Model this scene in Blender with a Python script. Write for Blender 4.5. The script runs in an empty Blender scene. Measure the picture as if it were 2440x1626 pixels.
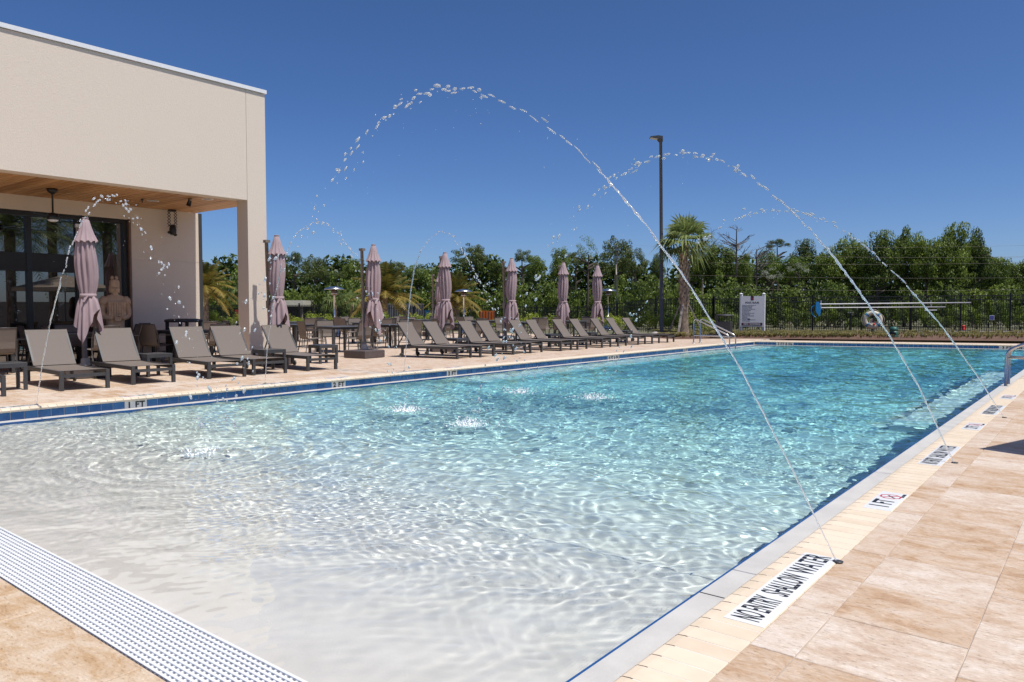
import bpy, math, random
import numpy as np
from mathutils import Vector, Matrix
R = math.radians
PI = math.pi
S = bpy.context.scene
C = S.collection
rnd = random.Random(7)

# ------------------------------------------------------------------ camera
F_PX, W_PX = 1793.0, 2440.0
YAW = math.atan((2650 - 1220) / F_PX)
PIT = math.atan((813 - 735) / F_PX)
CAM_H = 1.25
cam = bpy.data.cameras.new('camera')
cam_o = bpy.data.objects.new('camera', cam)
C.objects.link(cam_o)
cam.sensor_width = 36
cam.lens = F_PX / W_PX * 36
cam.clip_start = .05
cam.clip_end = 3000
cam_o.location = (0, 0, CAM_H)
cam_o.rotation_euler = (PI / 2 - PIT, 0, YAW)
S.camera = cam_o

# ------------------------------------------------------------------ sky and sun
SUN = Vector((.42, .012, 1)).normalized()
world = bpy.data.worlds.new('World')
S.world = world
world.use_nodes = True
wt = world.node_tree
sky = wt.nodes.new('ShaderNodeTexSky')
sky.sky_type = 'NISHITA'
sky.sun_disc = False
sky.sun_elevation = math.asin(SUN.z)
sky.sun_rotation = math.atan2(SUN.x, SUN.y)
sky.air_density = 0.62
sky.dust_density = 1.0
sky.ozone_density = 6.0
hs = wt.nodes.new('ShaderNodeHueSaturation')
hs.inputs['Saturation'].default_value = 1.15
hs.inputs['Hue'].default_value = .505
wt.links.new(sky.outputs[0], hs.inputs['Color'])
wt.links.new(hs.outputs[0], wt.nodes['Background'].inputs[0])
wt.nodes['Background'].inputs[1].default_value = .120
sun = bpy.data.lights.new('sun', 'SUN')
sun_o = bpy.data.objects.new('sun', sun)
C.objects.link(sun_o)
sun.energy = 4.7
sun.angle = R(.5)
sun.color = (1, .965, .91)
sun_o.rotation_euler = SUN.to_track_quat('Z', 'Y').to_euler()
sun.cycles.is_caustics_light = True
S.view_settings.view_transform = 'Standard'
S.view_settings.look = 'None'
S.view_settings.exposure = 0
S.view_settings.gamma = 1
S.view_settings.use_curve_mapping = False
cy = S.cycles
cy.use_denoising = True
cy.max_bounces = 10
cy.transparent_max_bounces = 12
cy.transmission_bounces = 8
cy.caustics_refractive = True
cy.caustics_reflective = False
cy.sample_clamp_indirect = 8

# ------------------------------------------------------------------ helpers
fw = Vector((-math.sin(YAW) * math.cos(PIT), math.cos(YAW) * math.cos(PIT), -math.sin(PIT)))
rt = Vector((math.cos(YAW), math.sin(YAW), 0))
upv = rt.cross(fw)
def ray(u, v): return fw + rt * ((u - 1220) / F_PX) - upv * ((v - 813) / F_PX)
def at(u, d, v=735):
    """world point on the sight line through a measured point of the photograph, d metres deep"""
    return Vector((0, 0, CAM_H)) + ray(u, v) * d
def gxy(u, d):
    p = at(u, d)
    return p.x, p.y

ICO = None
def ico():
    global ICO
    if ICO is None:
        t = (1 + 5 ** .5) / 2
        vs = [(-1, t, 0), (1, t, 0), (-1, -t, 0), (1, -t, 0), (0, -1, t), (0, 1, t), (0, -1, -t), (0, 1, -t), (t, 0, -1), (t, 0, 1), (-t, 0, -1), (-t, 0, 1)]
        vs = [Vector(v).normalized() for v in vs]
        fs = [(0, 11, 5), (0, 5, 1), (0, 1, 7), (0, 7, 10), (0, 10, 11), (1, 5, 9), (5, 11, 4), (11, 10, 2), (10, 7, 6), (7, 1, 8), (3, 9, 4), (3, 4, 2), (3, 2, 6), (3, 6, 8), (3, 8, 9), (4, 9, 5), (2, 4, 11), (6, 2, 10), (8, 6, 7), (9, 8, 1)]
        ICO = vs, fs
    return ICO

class MB:
    def __init__(s):
        s.v, s.f, s.sm = [], [], []
    def add(s, vs, fs, smooth=False):
        n = len(s.v)
        s.v += [tuple(v) for v in vs]
        s.f += [tuple(i + n for i in f) for f in fs]
        s.sm += [smooth] * len(fs)
        return s
    def box(s, x0, x1, y0, y1, z0, z1):
        return s.add([(x0, y0, z0), (x1, y0, z0), (x1, y1, z0), (x0, y1, z0), (x0, y0, z1), (x1, y0, z1), (x1, y1, z1), (x0, y1, z1)],
                     [(3, 2, 1, 0), (4, 5, 6, 7), (0, 1, 5, 4), (1, 2, 6, 5), (2, 3, 7, 6), (3, 0, 4, 7)])
    def cbox(s, x0, x1, y0, y1, z0, z1, c=.004):
        """box with its top edges worn off"""
        return s.add([(x0, y0, z0), (x1, y0, z0), (x1, y1, z0), (x0, y1, z0), (x0, y0, z1 - c), (x1, y0, z1 - c), (x1, y1, z1 - c), (x0, y1, z1 - c),
                      (x0 + c, y0 + c, z1), (x1 - c, y0 + c, z1), (x1 - c, y1 - c, z1), (x0 + c, y1 - c, z1)],
                     [(3, 2, 1, 0), (0, 1, 5, 4), (1, 2, 6, 5), (2, 3, 7, 6), (3, 0, 4, 7), (4, 5, 9, 8), (5, 6, 10, 9), (6, 7, 11, 10), (7, 4, 8, 11), (8, 9, 10, 11)])
    def bar(s, p0, p1, w, h=None, up=(0, 0, 1)):
        p0, p1 = Vector(p0), Vector(p1)
        h = h or w
        d = (p1 - p0).normalized()
        u = Vector(up)
        if abs(d.dot(u)) > .98: u = Vector((0, 1, 0))
        a = d.cross(u).normalized() * (w / 2)
        b = a.cross(d).normalized() * (h / 2)
        vs = [p + i * a + j * b for p in (p0, p1) for i, j in ((-1, -1), (1, -1), (1, 1), (-1, 1))]
        return s.add(vs, [(0, 1, 2, 3), (7, 6, 5, 4), (0, 4, 5, 1), (1, 5, 6, 2), (2, 6, 7, 3), (3, 7, 4, 0)])
    def tube(s, pts, r, n=8):
        pts = [Vector(p) for p in pts]
        rs = r if isinstance(r, (list, tuple)) else [r] * len(pts)
        vs, fs = [], []
        ref = Vector((0, 0, 1))
        for i, p in enumerate(pts):
            d = (pts[min(i + 1, len(pts) - 1)] - pts[max(i - 1, 0)]).normalized()
            if i == 0 or True:
                if abs(d.dot(ref)) > .95: ref = Vector((1, .2, 0)).normalized()
            a = d.cross(ref).normalized()
            b = a.cross(d).normalized()
            ref = b
            for k in range(n):
                t = 2 * PI * k / n
                vs.append(p + (a * math.cos(t) + b * math.sin(t)) * rs[i])
        for i in range(len(pts) - 1):
            for k in range(n):
                fs.append((i * n + k, i * n + (k + 1) % n, (i + 1) * n + (k + 1) % n, (i + 1) * n + k))
        fs.append(tuple(range(n)))
        fs.append(tuple(range((len(pts) - 1) * n + n - 1, (len(pts) - 1) * n - 1, -1)))
        return s.add(vs, fs, True)
    def lathe(s, prof, n=16, c=(0, 0, 0), fn=None):
        vs, fs = [], []
        for r, z in prof:
            for k in range(n):
                t = 2 * PI * k / n
                q = fn(t, r, z) if fn else (r * math.cos(t), r * math.sin(t), z)
                vs.append((q[0] + c[0], q[1] + c[1], q[2] + c[2]))
        for i in range(len(prof) - 1):
            for k in range(n):
                fs.append((i * n + k, i * n + (k + 1) % n, (i + 1) * n + (k + 1) % n, (i + 1) * n + k))
        if prof[0][0] > 1e-4: fs.append(tuple(range(n - 1, -1, -1)))
        if prof[-1][0] > 1e-4: fs.append(tuple(range((len(prof) - 1) * n, len(prof) * n)))
        return s.add(vs, fs, True)
    def ell(s, c, r, axis=None, jit=0):
        vs, fs = ico()
        rx, ry, rz = r if isinstance(r, (list, tuple)) else (r, r, r)
        q = Vector(axis).to_track_quat('Z', 'Y') if axis is not None else None
        out = []
        for v in vs:
            w = Vector((v.x * rx, v.y * ry, v.z * rz))
            if jit: w *= rnd.uniform(1 - jit, 1 + jit)
            if q: w = q @ w
            out.append(w + Vector(c))
        return s.add(out, fs, True)
    def quad(s, a, b, c, d): return s.add([a, b, c, d], [(0, 1, 2, 3)])
    def plate(s, poly, n, t):
        """flat polygon given thickness t along n"""
        n = Vector(n) * t
        k = len(poly)
        vs = [Vector(p) for p in poly] + [Vector(p) + n for p in poly]
        return s.add(vs, [tuple(range(k - 1, -1, -1)), tuple(range(k, 2 * k))] + [(i, (i + 1) % k, k + (i + 1) % k, k + i) for i in range(k)])
    def mesh(s, name, mat, org=(0, 0, 0)):
        me = bpy.data.meshes.new(name)
        vs = s.v if tuple(org) == (0, 0, 0) else [(x - org[0], y - org[1], z - org[2]) for x, y, z in s.v]
        me.from_pydata(vs, [], s.f)
        if any(s.sm): me.polygons.foreach_set('use_smooth', s.sm)
        if mat: me.materials.append(mat)
        me.update()
        return me
    def build(s, name, mat, parent=None):
        org = parent_org(parent)
        o = bpy.data.objects.new(name, s.mesh(name, mat, org))
        C.objects.link(o)
        o.parent = parent
        return o
def parent_org(p):
    v = Vector((0, 0, 0))
    while p is not None:
        v += Vector(p.location)
        p = p.parent
    return tuple(v)
def tag(o, label=None, cat=None, group=None, kind=None):
    if label: o['label'] = label
    if cat: o['category'] = cat
    if group: o['group'] = group
    if kind: o['kind'] = kind
    return o
def thing(name, label, cat, loc=(0, 0, 0), rz=0, group=None):
    o = bpy.data.objects.new(name, None)
    o.empty_display_size = .1
    C.objects.link(o)
    o.location = loc
    o.rotation_euler = (0, 0, rz)
    return tag(o, label, cat, group)
def copy_tree(o, parent=None):
    c = o.copy()
    C.objects.link(c)
    c.parent = parent
    for ch in list(o.children): copy_tree(ch, c)
    return c
def inst(name, me, parent, loc=(0, 0, 0), rz=0, scale=None):
    o = bpy.data.objects.new(name, me)
    C.objects.link(o)
    o.parent = parent
    o.location = loc
    if rz: o.rotation_euler = (0, 0, rz)
    if scale: o.scale = scale
    return o
def np_mesh(name, V, Fq, mat, smooth=False, attr=None):
    me = bpy.data.meshes.new(name)
    k = Fq.shape[1]
    me.vertices.add(len(V)); me.vertices.foreach_set('co', np.asarray(V, np.float32).ravel())
    me.loops.add(Fq.size); me.loops.foreach_set('vertex_index', Fq.astype(np.int32).ravel())
    me.polygons.add(len(Fq)); me.polygons.foreach_set('loop_start', np.arange(0, Fq.size, k, dtype=np.int32))
    me.polygons.foreach_set('loop_total', np.full(len(Fq), k, dtype=np.int32))
    me.update(calc_edges=True)
    if smooth: me.polygons.foreach_set('use_smooth', np.ones(len(Fq), bool))
    if attr is not None:
        a = me.attributes.new('tint', 'FLOAT', 'FACE')
        a.data.foreach_set('value', np.asarray(attr, np.float32))
    if mat: me.materials.append(mat)
    me.update()
    return me

# ------------------------------------------------------------------ materials
def base_mat(name):
    m = bpy.data.materials.new(name)
    m.use_nodes = True
    return m, m.node_tree, m.node_tree.nodes['Principled BSDF']
def ramp(t, stops):
    r = t.nodes.new('ShaderNodeValToRGB')
    e = r.color_ramp.elements
    while len(e) < len(stops): e.new(.5)
    for el, (p, c) in zip(e, stops):
        el.position = p
        el.color = (*c, 1)
    return r
def pm(name, col, rough=.5, metal=0, col2=None, scale=8, bump=0, bscale=60, spec=.5, stretch=None, detail=4):
    m, t, b = base_mat(name)
    b.inputs['Roughness'].default_value = rough
    b.inputs['Metallic'].default_value = metal
    b.inputs['Specular IOR Level'].default_value = spec
    col2 = col2 or tuple(c * .82 for c in col)
    tc = t.nodes.new('ShaderNodeTexCoord')
    mp = t.nodes.new('ShaderNodeMapping')
    if stretch: mp.inputs['Scale'].default_value = stretch
    t.links.new(tc.outputs['Object'], mp.inputs[0])
    n = t.nodes.new('ShaderNodeTexNoise')
    n.inputs['Scale'].default_value = scale
    n.inputs['Detail'].default_value = detail
    t.links.new(mp.outputs[0], n.inputs['Vector'])
    r = ramp(t, [(.32, col2), (.68, col)])
    t.links.new(n.outputs[0], r.inputs[0])
    t.links.new(r.outputs[0], b.inputs['Base Color'])
    if bump:
        n2 = t.nodes.new('ShaderNodeTexNoise')
        n2.inputs['Scale'].default_value = bscale
        n2.inputs['Detail'].default_value = 3
        t.links.new(tc.outputs['Object'], n2.inputs['Vector'])
        bp = t.nodes.new('ShaderNodeBump')
        bp.inputs['Strength'].default_value = bump
        bp.inputs['Distance'].default_value = .01
        t.links.new(n2.outputs[0], bp.inputs['Height'])
        t.links.new(bp.outputs[0], b.inputs['Normal'])
    return m

def travertine(name, world_tiles=False, gold=False):
    m, t, b = base_mat(name)
    b.inputs['Roughness'].default_value = .62
    b.inputs['Specular IOR Level'].default_value = .3
    tc = t.nodes.new('ShaderNodeTexCoord')
    oi = t.nodes.new('ShaderNodeObjectInfo')
    geo = t.nodes.new('ShaderNodeNewGeometry')
    off = t.nodes.new('ShaderNodeVectorMath'); off.operation = 'SCALE'
    cmb = t.nodes.new('ShaderNodeCombineXYZ')
    for i in range(3): t.links.new(oi.outputs['Random'], cmb.inputs[i])
    t.links.new(cmb.outputs[0], off.inputs[0]); off.inputs['Scale'].default_value = 37
    add = t.nodes.new('ShaderNodeVectorMath'); add.operation = 'ADD'
    t.links.new(geo.outputs['Position'], add.inputs[0]); t.links.new(off.outputs[0], add.inputs[1])
    # veins run across the tile
    mp = t.nodes.new('ShaderNodeMapping'); mp.inputs['Scale'].default_value = (3.6, 6.6, 1)
    t.links.new(add.outputs[0], mp.inputs[0])
    n1 = t.nodes.new('ShaderNodeTexNoise'); n1.inputs['Scale'].default_value = 1.25; n1.inputs['Detail'].default_value = 10; n1.inputs['Distortion'].default_value = .5; n1.inputs['Roughness'].default_value = .72
    t.links.new(mp.outputs[0], n1.inputs['Vector'])
    r1 = ramp(t, [(.30, (.27, .125, .05)), (.41, (.46, .30, .175)), (.53, (.59, .47, .36)), (.70, (.70, .62, .54))])
    # whole-tile tone
    rr = ramp(t, [(0, (.68, .61, .545)), (.3, (.62, .525, .445)), (.6, (.54, .405, .30)), (.80, (.45, .30, .185)), (1, (.55, .42, .32))])
    if gold:
        for el, c in zip(rr.color_ramp.elements, ((.60, .47, .31), (.55, .40, .24), (.50, .35, .20), (.57, .44, .29), (.52, .38, .25))): el.color = (*c, 1)
    if world_tiles:
        nb = t.nodes.new('ShaderNodeTexNoise'); nb.inputs['Scale'].default_value = 1.4; nb.inputs['Detail'].default_value = 1
        mp3 = t.nodes.new('ShaderNodeMapping'); mp3.inputs['Scale'].default_value = (2.2, .6, 1)
        t.links.new(geo.outputs['Position'], mp3.inputs[0]); t.links.new(mp3.outputs[0], nb.inputs['Vector'])
        t.links.new(nb.outputs[0], rr.inputs[0])
    else:
        t.links.new(oi.outputs['Random'], rr.inputs[0])
    t.links.new(n1.outputs[0], r1.inputs[0])
    mx = t.nodes.new('ShaderNodeMix'); mx.data_type = 'RGBA'; mx.inputs[0].default_value = .40
    t.links.new(r1.outputs[0], mx.inputs[6]); t.links.new(rr.outputs[0], mx.inputs[7])
    # pits and pale flecks
    mp2 = t.nodes.new('ShaderNodeMapping'); mp2.inputs['Scale'].default_value = (40, 95, 1)
    t.links.new(add.outputs[0], mp2.inputs[0])
    n2 = t.nodes.new('ShaderNodeTexNoise'); n2.inputs['Scale'].default_value = 1; n2.inputs['Detail'].default_value = 4; n2.inputs['Roughness'].default_value = .7
    t.links.new(mp2.outputs[0], n2.inputs['Vector'])
    r2 = ramp(t, [(.30, (.58, .50, .45)), (.43, (.97, .96, .95)), (.56, (1, 1, 1)), (.70, (1.25, 1.25, 1.25))])
    t.links.new(n2.outputs[0], r2.inputs[0])
    ml = t.nodes.new('ShaderNodeMix'); ml.data_type = 'RGBA'; ml.blend_type = 'MULTIPLY'; ml.inputs[0].default_value = 1
    t.links.new(mx.outputs[2], ml.inputs[6]); t.links.new(r2.outputs[0], ml.inputs[7])
    t.links.new(ml.outputs[2], b.inputs['Base Color'])
    bp = t.nodes.new('ShaderNodeBump'); bp.inputs['Strength'].default_value = .35; bp.inputs['Distance'].default_value = .004
    t.links.new(n2.outputs[0], bp.inputs['Height']); t.links.new(bp.outputs[0], b.inputs['Normal'])
    return m

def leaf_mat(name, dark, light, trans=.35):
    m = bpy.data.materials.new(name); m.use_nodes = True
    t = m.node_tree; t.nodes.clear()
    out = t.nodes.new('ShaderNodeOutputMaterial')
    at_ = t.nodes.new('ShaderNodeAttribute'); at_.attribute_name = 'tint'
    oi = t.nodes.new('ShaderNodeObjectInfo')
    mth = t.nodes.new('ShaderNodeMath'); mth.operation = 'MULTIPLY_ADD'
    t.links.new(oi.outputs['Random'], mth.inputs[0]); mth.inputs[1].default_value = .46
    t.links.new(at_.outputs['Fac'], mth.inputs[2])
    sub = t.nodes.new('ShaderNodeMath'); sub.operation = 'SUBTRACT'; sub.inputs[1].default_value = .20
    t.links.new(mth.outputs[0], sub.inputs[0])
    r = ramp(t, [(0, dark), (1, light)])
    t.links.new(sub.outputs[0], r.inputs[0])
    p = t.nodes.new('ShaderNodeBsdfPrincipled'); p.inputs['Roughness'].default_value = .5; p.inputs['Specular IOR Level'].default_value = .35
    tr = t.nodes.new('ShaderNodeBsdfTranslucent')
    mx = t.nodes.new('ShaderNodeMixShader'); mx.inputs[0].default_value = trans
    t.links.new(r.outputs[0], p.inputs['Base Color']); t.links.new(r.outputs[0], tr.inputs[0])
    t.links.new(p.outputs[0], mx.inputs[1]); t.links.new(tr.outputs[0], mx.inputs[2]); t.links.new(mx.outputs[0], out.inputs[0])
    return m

def brick_mat(name, c1, c2, rough=.55):
    """fired coping brick: each brick its own tone"""
    m, t, b = base_mat(name)
    b.inputs['Roughness'].default_value = rough
    oi = t.nodes.new('ShaderNodeObjectInfo')
    geo = t.nodes.new('ShaderNodeNewGeometry')
    n = t.nodes.new('ShaderNodeTexNoise'); n.inputs['Scale'].default_value = 9; n.inputs['Detail'].default_value = 5
    t.links.new(geo.outputs['Position'], n.inputs['Vector'])
    ad = t.nodes.new('ShaderNodeMath'); ad.operation = 'MULTIPLY_ADD'; ad.inputs[1].default_value = .45
    t.links.new(oi.outputs['Random'], ad.inputs[0]); t.links.new(n.outputs[0], ad.inputs[2])
    r = ramp(t, [(.35, c2), (.95, c1)])
    t.links.new(ad.outputs[0], r.inputs[0]); t.links.new(r.outputs[0], b.inputs['Base Color'])
    n2 = t.nodes.new('ShaderNodeTexNoise'); n2.inputs['Scale'].default_value = 180
    t.links.new(geo.outputs['Position'], n2.inputs['Vector'])
    bp = t.nodes.new('ShaderNodeBump'); bp.inputs['Strength'].default_value = .2; bp.inputs['Distance'].default_value = .003
    t.links.new(n2.outputs[0], bp.inputs['Height']); t.links.new(bp.outputs[0], b.inputs['Normal'])
    return m

def wood_mat(name):
    m, t, b = base_mat(name)
    b.inputs['Roughness'].default_value = .5
    oi = t.nodes.new('ShaderNodeObjectInfo'); geo = t.nodes.new('ShaderNodeNewGeometry')
    mp = t.nodes.new('ShaderNodeMapping'); mp.inputs['Scale'].default_value = (1.2, 22, 4)
    t.links.new(geo.outputs['Position'], mp.inputs[0])
    n = t.nodes.new('ShaderNodeTexNoise'); n.inputs['Scale'].default_value = 1; n.inputs['Detail'].default_value = 7
    t.links.new(mp.outputs[0], n.inputs['Vector'])
    ad = t.nodes.new('ShaderNodeMath'); ad.operation = 'MULTIPLY_ADD'; ad.inputs[1].default_value = .6
    t.links.new(oi.outputs['Random'], ad.inputs[0]); t.links.new(n.outputs[0], ad.inputs[2])
    r = ramp(t, [(.3, (.30, .135, .045)), (.65, (.46, .235, .09)), (1.0, (.58, .32, .14))])
    t.links.new(ad.outputs[0], r.inputs[0]); t.links.new(r.outputs[0], b.inputs['Base Color'])
    return m
M = {}
M['trav'] = travertine('travertine_tile')
M['trav_gold'] = travertine('travertine_golden', False, True)
M['trav_far'] = travertine('travertine_far', True)
M['grout'] = pm('grout', (.60, .53, .46), .8, col2=(.34, .27, .21), scale=5)
M['coping'] = brick_mat('coping_brick', (.77, .645, .49), (.66, .535, .39))
M['tile_blue'] = brick_mat('blue_glazed_tile', (.050, .185, .43), (.014, .085, .27), .12)
M['tile_white'] = pm('white_glazed_tile', (.80, .80, .78), .25, col2=(.74, .74, .72))
M['plaster'] = pm('pool_plaster', (.76, .715, .66), .7, col2=(.685, .645, .59), scale=3, bump=.15, bscale=90)
M['ledge'] = pm('ledge_plaster', (.57, .55, .52), .55, col2=(.49, .475, .45), spec=.25, scale=5, bump=.2, bscale=70)
M['ink'] = pm('black_marking', (.018, .018, .022), .45)
M['red_ink'] = pm('red_marking', (.55, .03, .06), .45)
M['grate'] = pm('white_grate_plastic', (.82, .83, .84), .35, col2=(.76, .77, .78), scale=14)
M['drain'] = pm('drain_trough', (.05, .05, .05), .8)
M['stucco'] = pm('beige_stucco', (.735, .635, .53), .9, col2=(.70, .60, .50), scale=45, bump=.5, bscale=70, spec=.15, detail=9)
M['trim_white'] = pm('white_metal_trim', (.80, .80, .80), .35, col2=(.76, .76, .77))
M['bronze'] = pm('dark_bronze_metal', (.018, .017, .017), .35)
M['wood'] = wood_mat('cedar_soffit')
M['dark_metal'] = pm('dark_grey_metal', (.058, .058, .060), .42, col2=(.05, .05, .052))
M['sling'] = pm('taupe_sling_fabric', (.175, .143, .120), .75, col2=(.16, .13, .108), scale=120, bump=.15, bscale=500)
M['chair_metal'] = pm('chair_frame_metal', (.075, .068, .064), .45)
M['table_top'] = pm('table_top', (.10, .095, .095), .4)
M['lamp_metal'] = pm('lamp_metal', (.095, .088, .09), .5)
M['black'] = pm('black_plastic', (.012, .012, .013), .4)
M['canopy'] = pm('mauve_canopy_cloth', (.40, .295, .305), .85, col2=(.36, .265, .275), scale=5, bump=.2, bscale=160)
M['mast'] = pm('taupe_mast_metal', (.25, .205, .175), .45)
M['slab'] = pm('brown_base_slab', (.105, .082, .078), .7, col2=(.085, .066, .062), scale=6)
M['steel'] = pm('stainless_steel', (.72, .71, .69), .27, 1.0)
M['galv'] = pm('galvanised_metal', (.42, .43, .44), .4, .7)
M['terra'] = pm('terracotta', (.60, .41, .26), .85, col2=(.50, .33, .20), scale=9, bump=.5, bscale=40)
M['bark'] = pm('bark', (.11, .085, .065), .9, col2=(.06, .046, .036), scale=5, stretch=(3, 3, .6), bump=.6, bscale=14)
M['palm_trunk'] = pm('palm_trunk', (.36, .27, .20), .9, col2=(.13, .095, .07), scale=9, bump=.7, bscale=22)
M['boot'] = pm('palm_boot', (.54, .42, .32), .85, col2=(.20, .145, .10), scale=7)
M['deadwood'] = pm('bare_twigs', (.15, .13, .115), .9)
M['prop_wood'] = pm('timber_prop', (.40, .35, .31), .85, col2=(.20, .17, .15), scale=6)
M['leaf_oak'] = leaf_mat('oak_leaves', (.020, .042, .008), (.25, .325, .05), .36)
M['leaf_pine'] = leaf_mat('pine_needles', (.038, .062, .016), (.19, .23, .06), .3)
M['leaf_light'] = leaf_mat('bright_leaves', (.07, .12, .015), (.24, .33, .05), .4)
M['leaf_mid'] = leaf_mat('mid_leaves', (.026, .054, .010), (.25, .33, .06), .38)
M['leaf_hedge'] = leaf_mat('hedge_leaves', (.09, .15, .015), (.40, .46, .06), .4)
M['leaf_palm'] = leaf_mat('fan_palm_leaves', (.05, .085, .02), (.36, .42, .15), .35)
M['leaf_date'] = leaf_mat('date_palm_leaves', (.06, .085, .018), (.33, .235, .05), .3)
M['leaf_white'] = leaf_mat('white_blossom', (.30, .32, .24), (.62, .63, .52), .3)
M['grass'] = leaf_mat('bed_grass', (.07, .10, .02), (.30, .25, .09), .3)
M['mulch'] = pm('pine_mulch', (.17, .09, .055), .95, col2=(.09, .05, .032), scale=14, bump=.8, bscale=30)
M['fence'] = pm('black_fence_metal', (.012, .012, .013), .45)
M['paper'] = pm('sign_face', (.80, .79, .82), .45, col2=(.77, .76, .79))
M['post_white'] = pm('white_post', (.78, .78, .80), .4)
M['maroon'] = pm('maroon_print', (.085, .02, .035), .5)
M['sign_ink'] = pm('grey_print', (.10, .095, .115), .5)
M['bin'] = pm('charcoal_bin', (.045, .042, .045), .55)
M['blue_plastic'] = pm('blue_hook', (.015, .19, .46), .35)
M['ring'] = pm('cream_life_ring', (.74, .66, .52), .55)
M['ring_band'] = pm('blue_band', (.05, .25, .46), .5)
M['rope'] = pm('rope', (.72, .64, .54), .8)
M['red'] = pm('red_paint', (.62, .035, .02), .4)
M['green_plastic'] = pm('green_plastic', (.022, .11, .085), .45)
M['ground'] = pm('dry_ground', (.16, .14, .09), .95, col2=(.09, .10, .04), scale=2)
M['road'] = pm('pale_concrete', (.45, .43, .40), .85, col2=(.38, .36, .33), scale=3)
M['cream'] = pm('cream_roof', (.62, .58, .46), .6)
M['beige_cloth'] = pm('beige_canopy_cloth', (.55, .42, .30), .8)
M['pipe'] = pm('white_pole', (.75, .74, .73), .4)
M['lamp_lens'] = pm('lamp_lens', (.72, .66, .55), .4)
M['orange'] = pm('orange_plastic', (.72, .16, .02), .5)
M['grey_box'] = pm('grey_panel', (.33, .32, .33), .5)

# window glass: tinted and strongly reflecting
m, t, b = base_mat('tinted_glass')
b.inputs['Base Color'].default_value = (.006, .007, .008, 1); b.inputs['Roughness'].default_value = .01; b.inputs['IOR'].default_value = 2.5
M['glass'] = m
# drops and jets of water
m = bpy.data.materials.new('jet_water'); m.use_nodes = True
t = m.node_tree; t.nodes.clear()
out = t.nodes.new('ShaderNodeOutputMaterial')
g = t.nodes.new('ShaderNodeBsdfGlass'); g.inputs['IOR'].default_value = 1.33; g.inputs['Roughness'].default_value = .05
d_ = t.nodes.new('ShaderNodeBsdfTranslucent'); d_.inputs[0].default_value = (.95, .97, 1, 1)
d2 = t.nodes.new('ShaderNodeBsdfDiffuse'); d2.inputs[0].default_value = (.93, .95, .97, 1)
a_ = t.nodes.new('ShaderNodeMixShader'); a_.inputs[0].default_value = .5
x_ = t.nodes.new('ShaderNodeMixShader'); x_.inputs[0].default_value = .40
t.links.new(d_.outputs[0], a_.inputs[1]); t.links.new(d2.outputs[0], a_.inputs[2])
t.links.new(g.outputs[0], x_.inputs[1]); t.links.new(a_.outputs[0], x_.inputs[2]); t.links.new(x_.outputs[0], out.inputs[0])
M['drop'] = m
m = m.copy(); m.name = 'jet_stream'
[n_ for n_ in m.node_tree.nodes if n_.type == 'MIX_SHADER'][1].inputs[0].default_value = .32
M['stream'] = m
M['foam'] = pm('white_foam', (.92, .94, .95), .6, col2=(.85, .88, .90), scale=40)
# pool water: clear, turning turquoise with the depth of water under it
m = bpy.data.materials.new('pool_water'); m.use_nodes = True
t = m.node_tree; t.nodes.clear()
out = t.nodes.new('ShaderNodeOutputMaterial')
g = t.nodes.new('ShaderNodeBsdfGlass'); g.inputs['IOR'].default_value = 1.33; g.inputs['Roughness'].default_value = 0
wa = t.nodes.new('ShaderNodeAttribute'); wa.attribute_name = 'depth'
wr = ramp(t, [(0, (.97, .97, .965)), (.12, (.90, .95, .95)), (.30, (.70, .90, .915)), (.55, (.58, .895, .92)), (1.0, (.46, .865, .905))])
t.links.new(wa.outputs['Fac'], wr.inputs[0]); vm = t.nodes.new('ShaderNodeVectorMath'); vm.operation = 'SCALE'; vm.inputs['Scale'].default_value = 1.20   # Cycles' shadow caustics lose 1/ior^2 of the sun; made good here
t.links.new(wr.outputs[0], vm.inputs[0]); t.links.new(vm.outputs[0], g.inputs['Color']); t.links.new(g.outputs[0], out.inputs[0])
M['water'] = m

# ------------------------------------------------------------------ lettering
def text_mesh(body, size, bold=0.0, sx=1.0, align='CENTER', ext=.0012, spacing=1.0):
    cu = bpy.data.curves.new('lettering', 'FONT')
    cu.body = body; cu.size = size; cu.align_x = align; cu.align_y = 'CENTER'
    cu.offset = bold; cu.extrude = ext; cu.space_character = spacing; cu.resolution_u = 3
    o = bpy.data.objects.new('lettering', cu)
    C.objects.link(o)
    dg = bpy.context.evaluated_depsgraph_get()
    me = bpy.data.meshes.new_from_object(o.evaluated_get(dg))
    bpy.data.objects.remove(o)
    if sx != 1: me.transform(Matrix.Diagonal((sx, 1, 1, 1)))
    return me
def text(body, size, mat, parent, loc, xdir, ydir, name='lettering', **kw):
    me = text_mesh(body, size, **kw)
    me.name = name
    me.materials.clear(); me.materials.append(mat)
    o = bpy.data.objects.new(name, me)
    C.objects.link(o)
    o.parent = parent
    x, y = Vector(xdir).normalized(), Vector(ydir).normalized()
    z = x.cross(y)
    po = Vector(parent_org(parent))
    mt = Matrix((x, y, z)).transposed().to_4x4()
    mt.translation = Vector(loc) - po
    o.matrix_local = mt
    return o

# ================================================================== SETTING
ZW = -.158          # water level
ZL = -.151          # ledge level
XLW, XRW = -10.75, -1.24      # pool walls
AF = R(17.0)        # the far end of the pool is skewed
PF = Vector((-10.75, 28.5))
DF = Vector((math.cos(AF), math.sin(AF)))
NF = Vector((math.sin(AF), -math.cos(AF)))       # far wall's face
def yfar(x, off=0): return PF.y + (x - PF.x) * math.tan(AF) + off
YB = 1.69           # the water's edge at the beach end

# ground out to the horizon (below the deck)
g = MB(); g.quad((-1500, -600, -2.6), (1500, -600, -2.6), (1500, 2200, -2.6), (-1500, 2200, -2.6))
tag(g.build('terrain', M['ground']), 'flat land reaching to the horizon', kind='structure')
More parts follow.
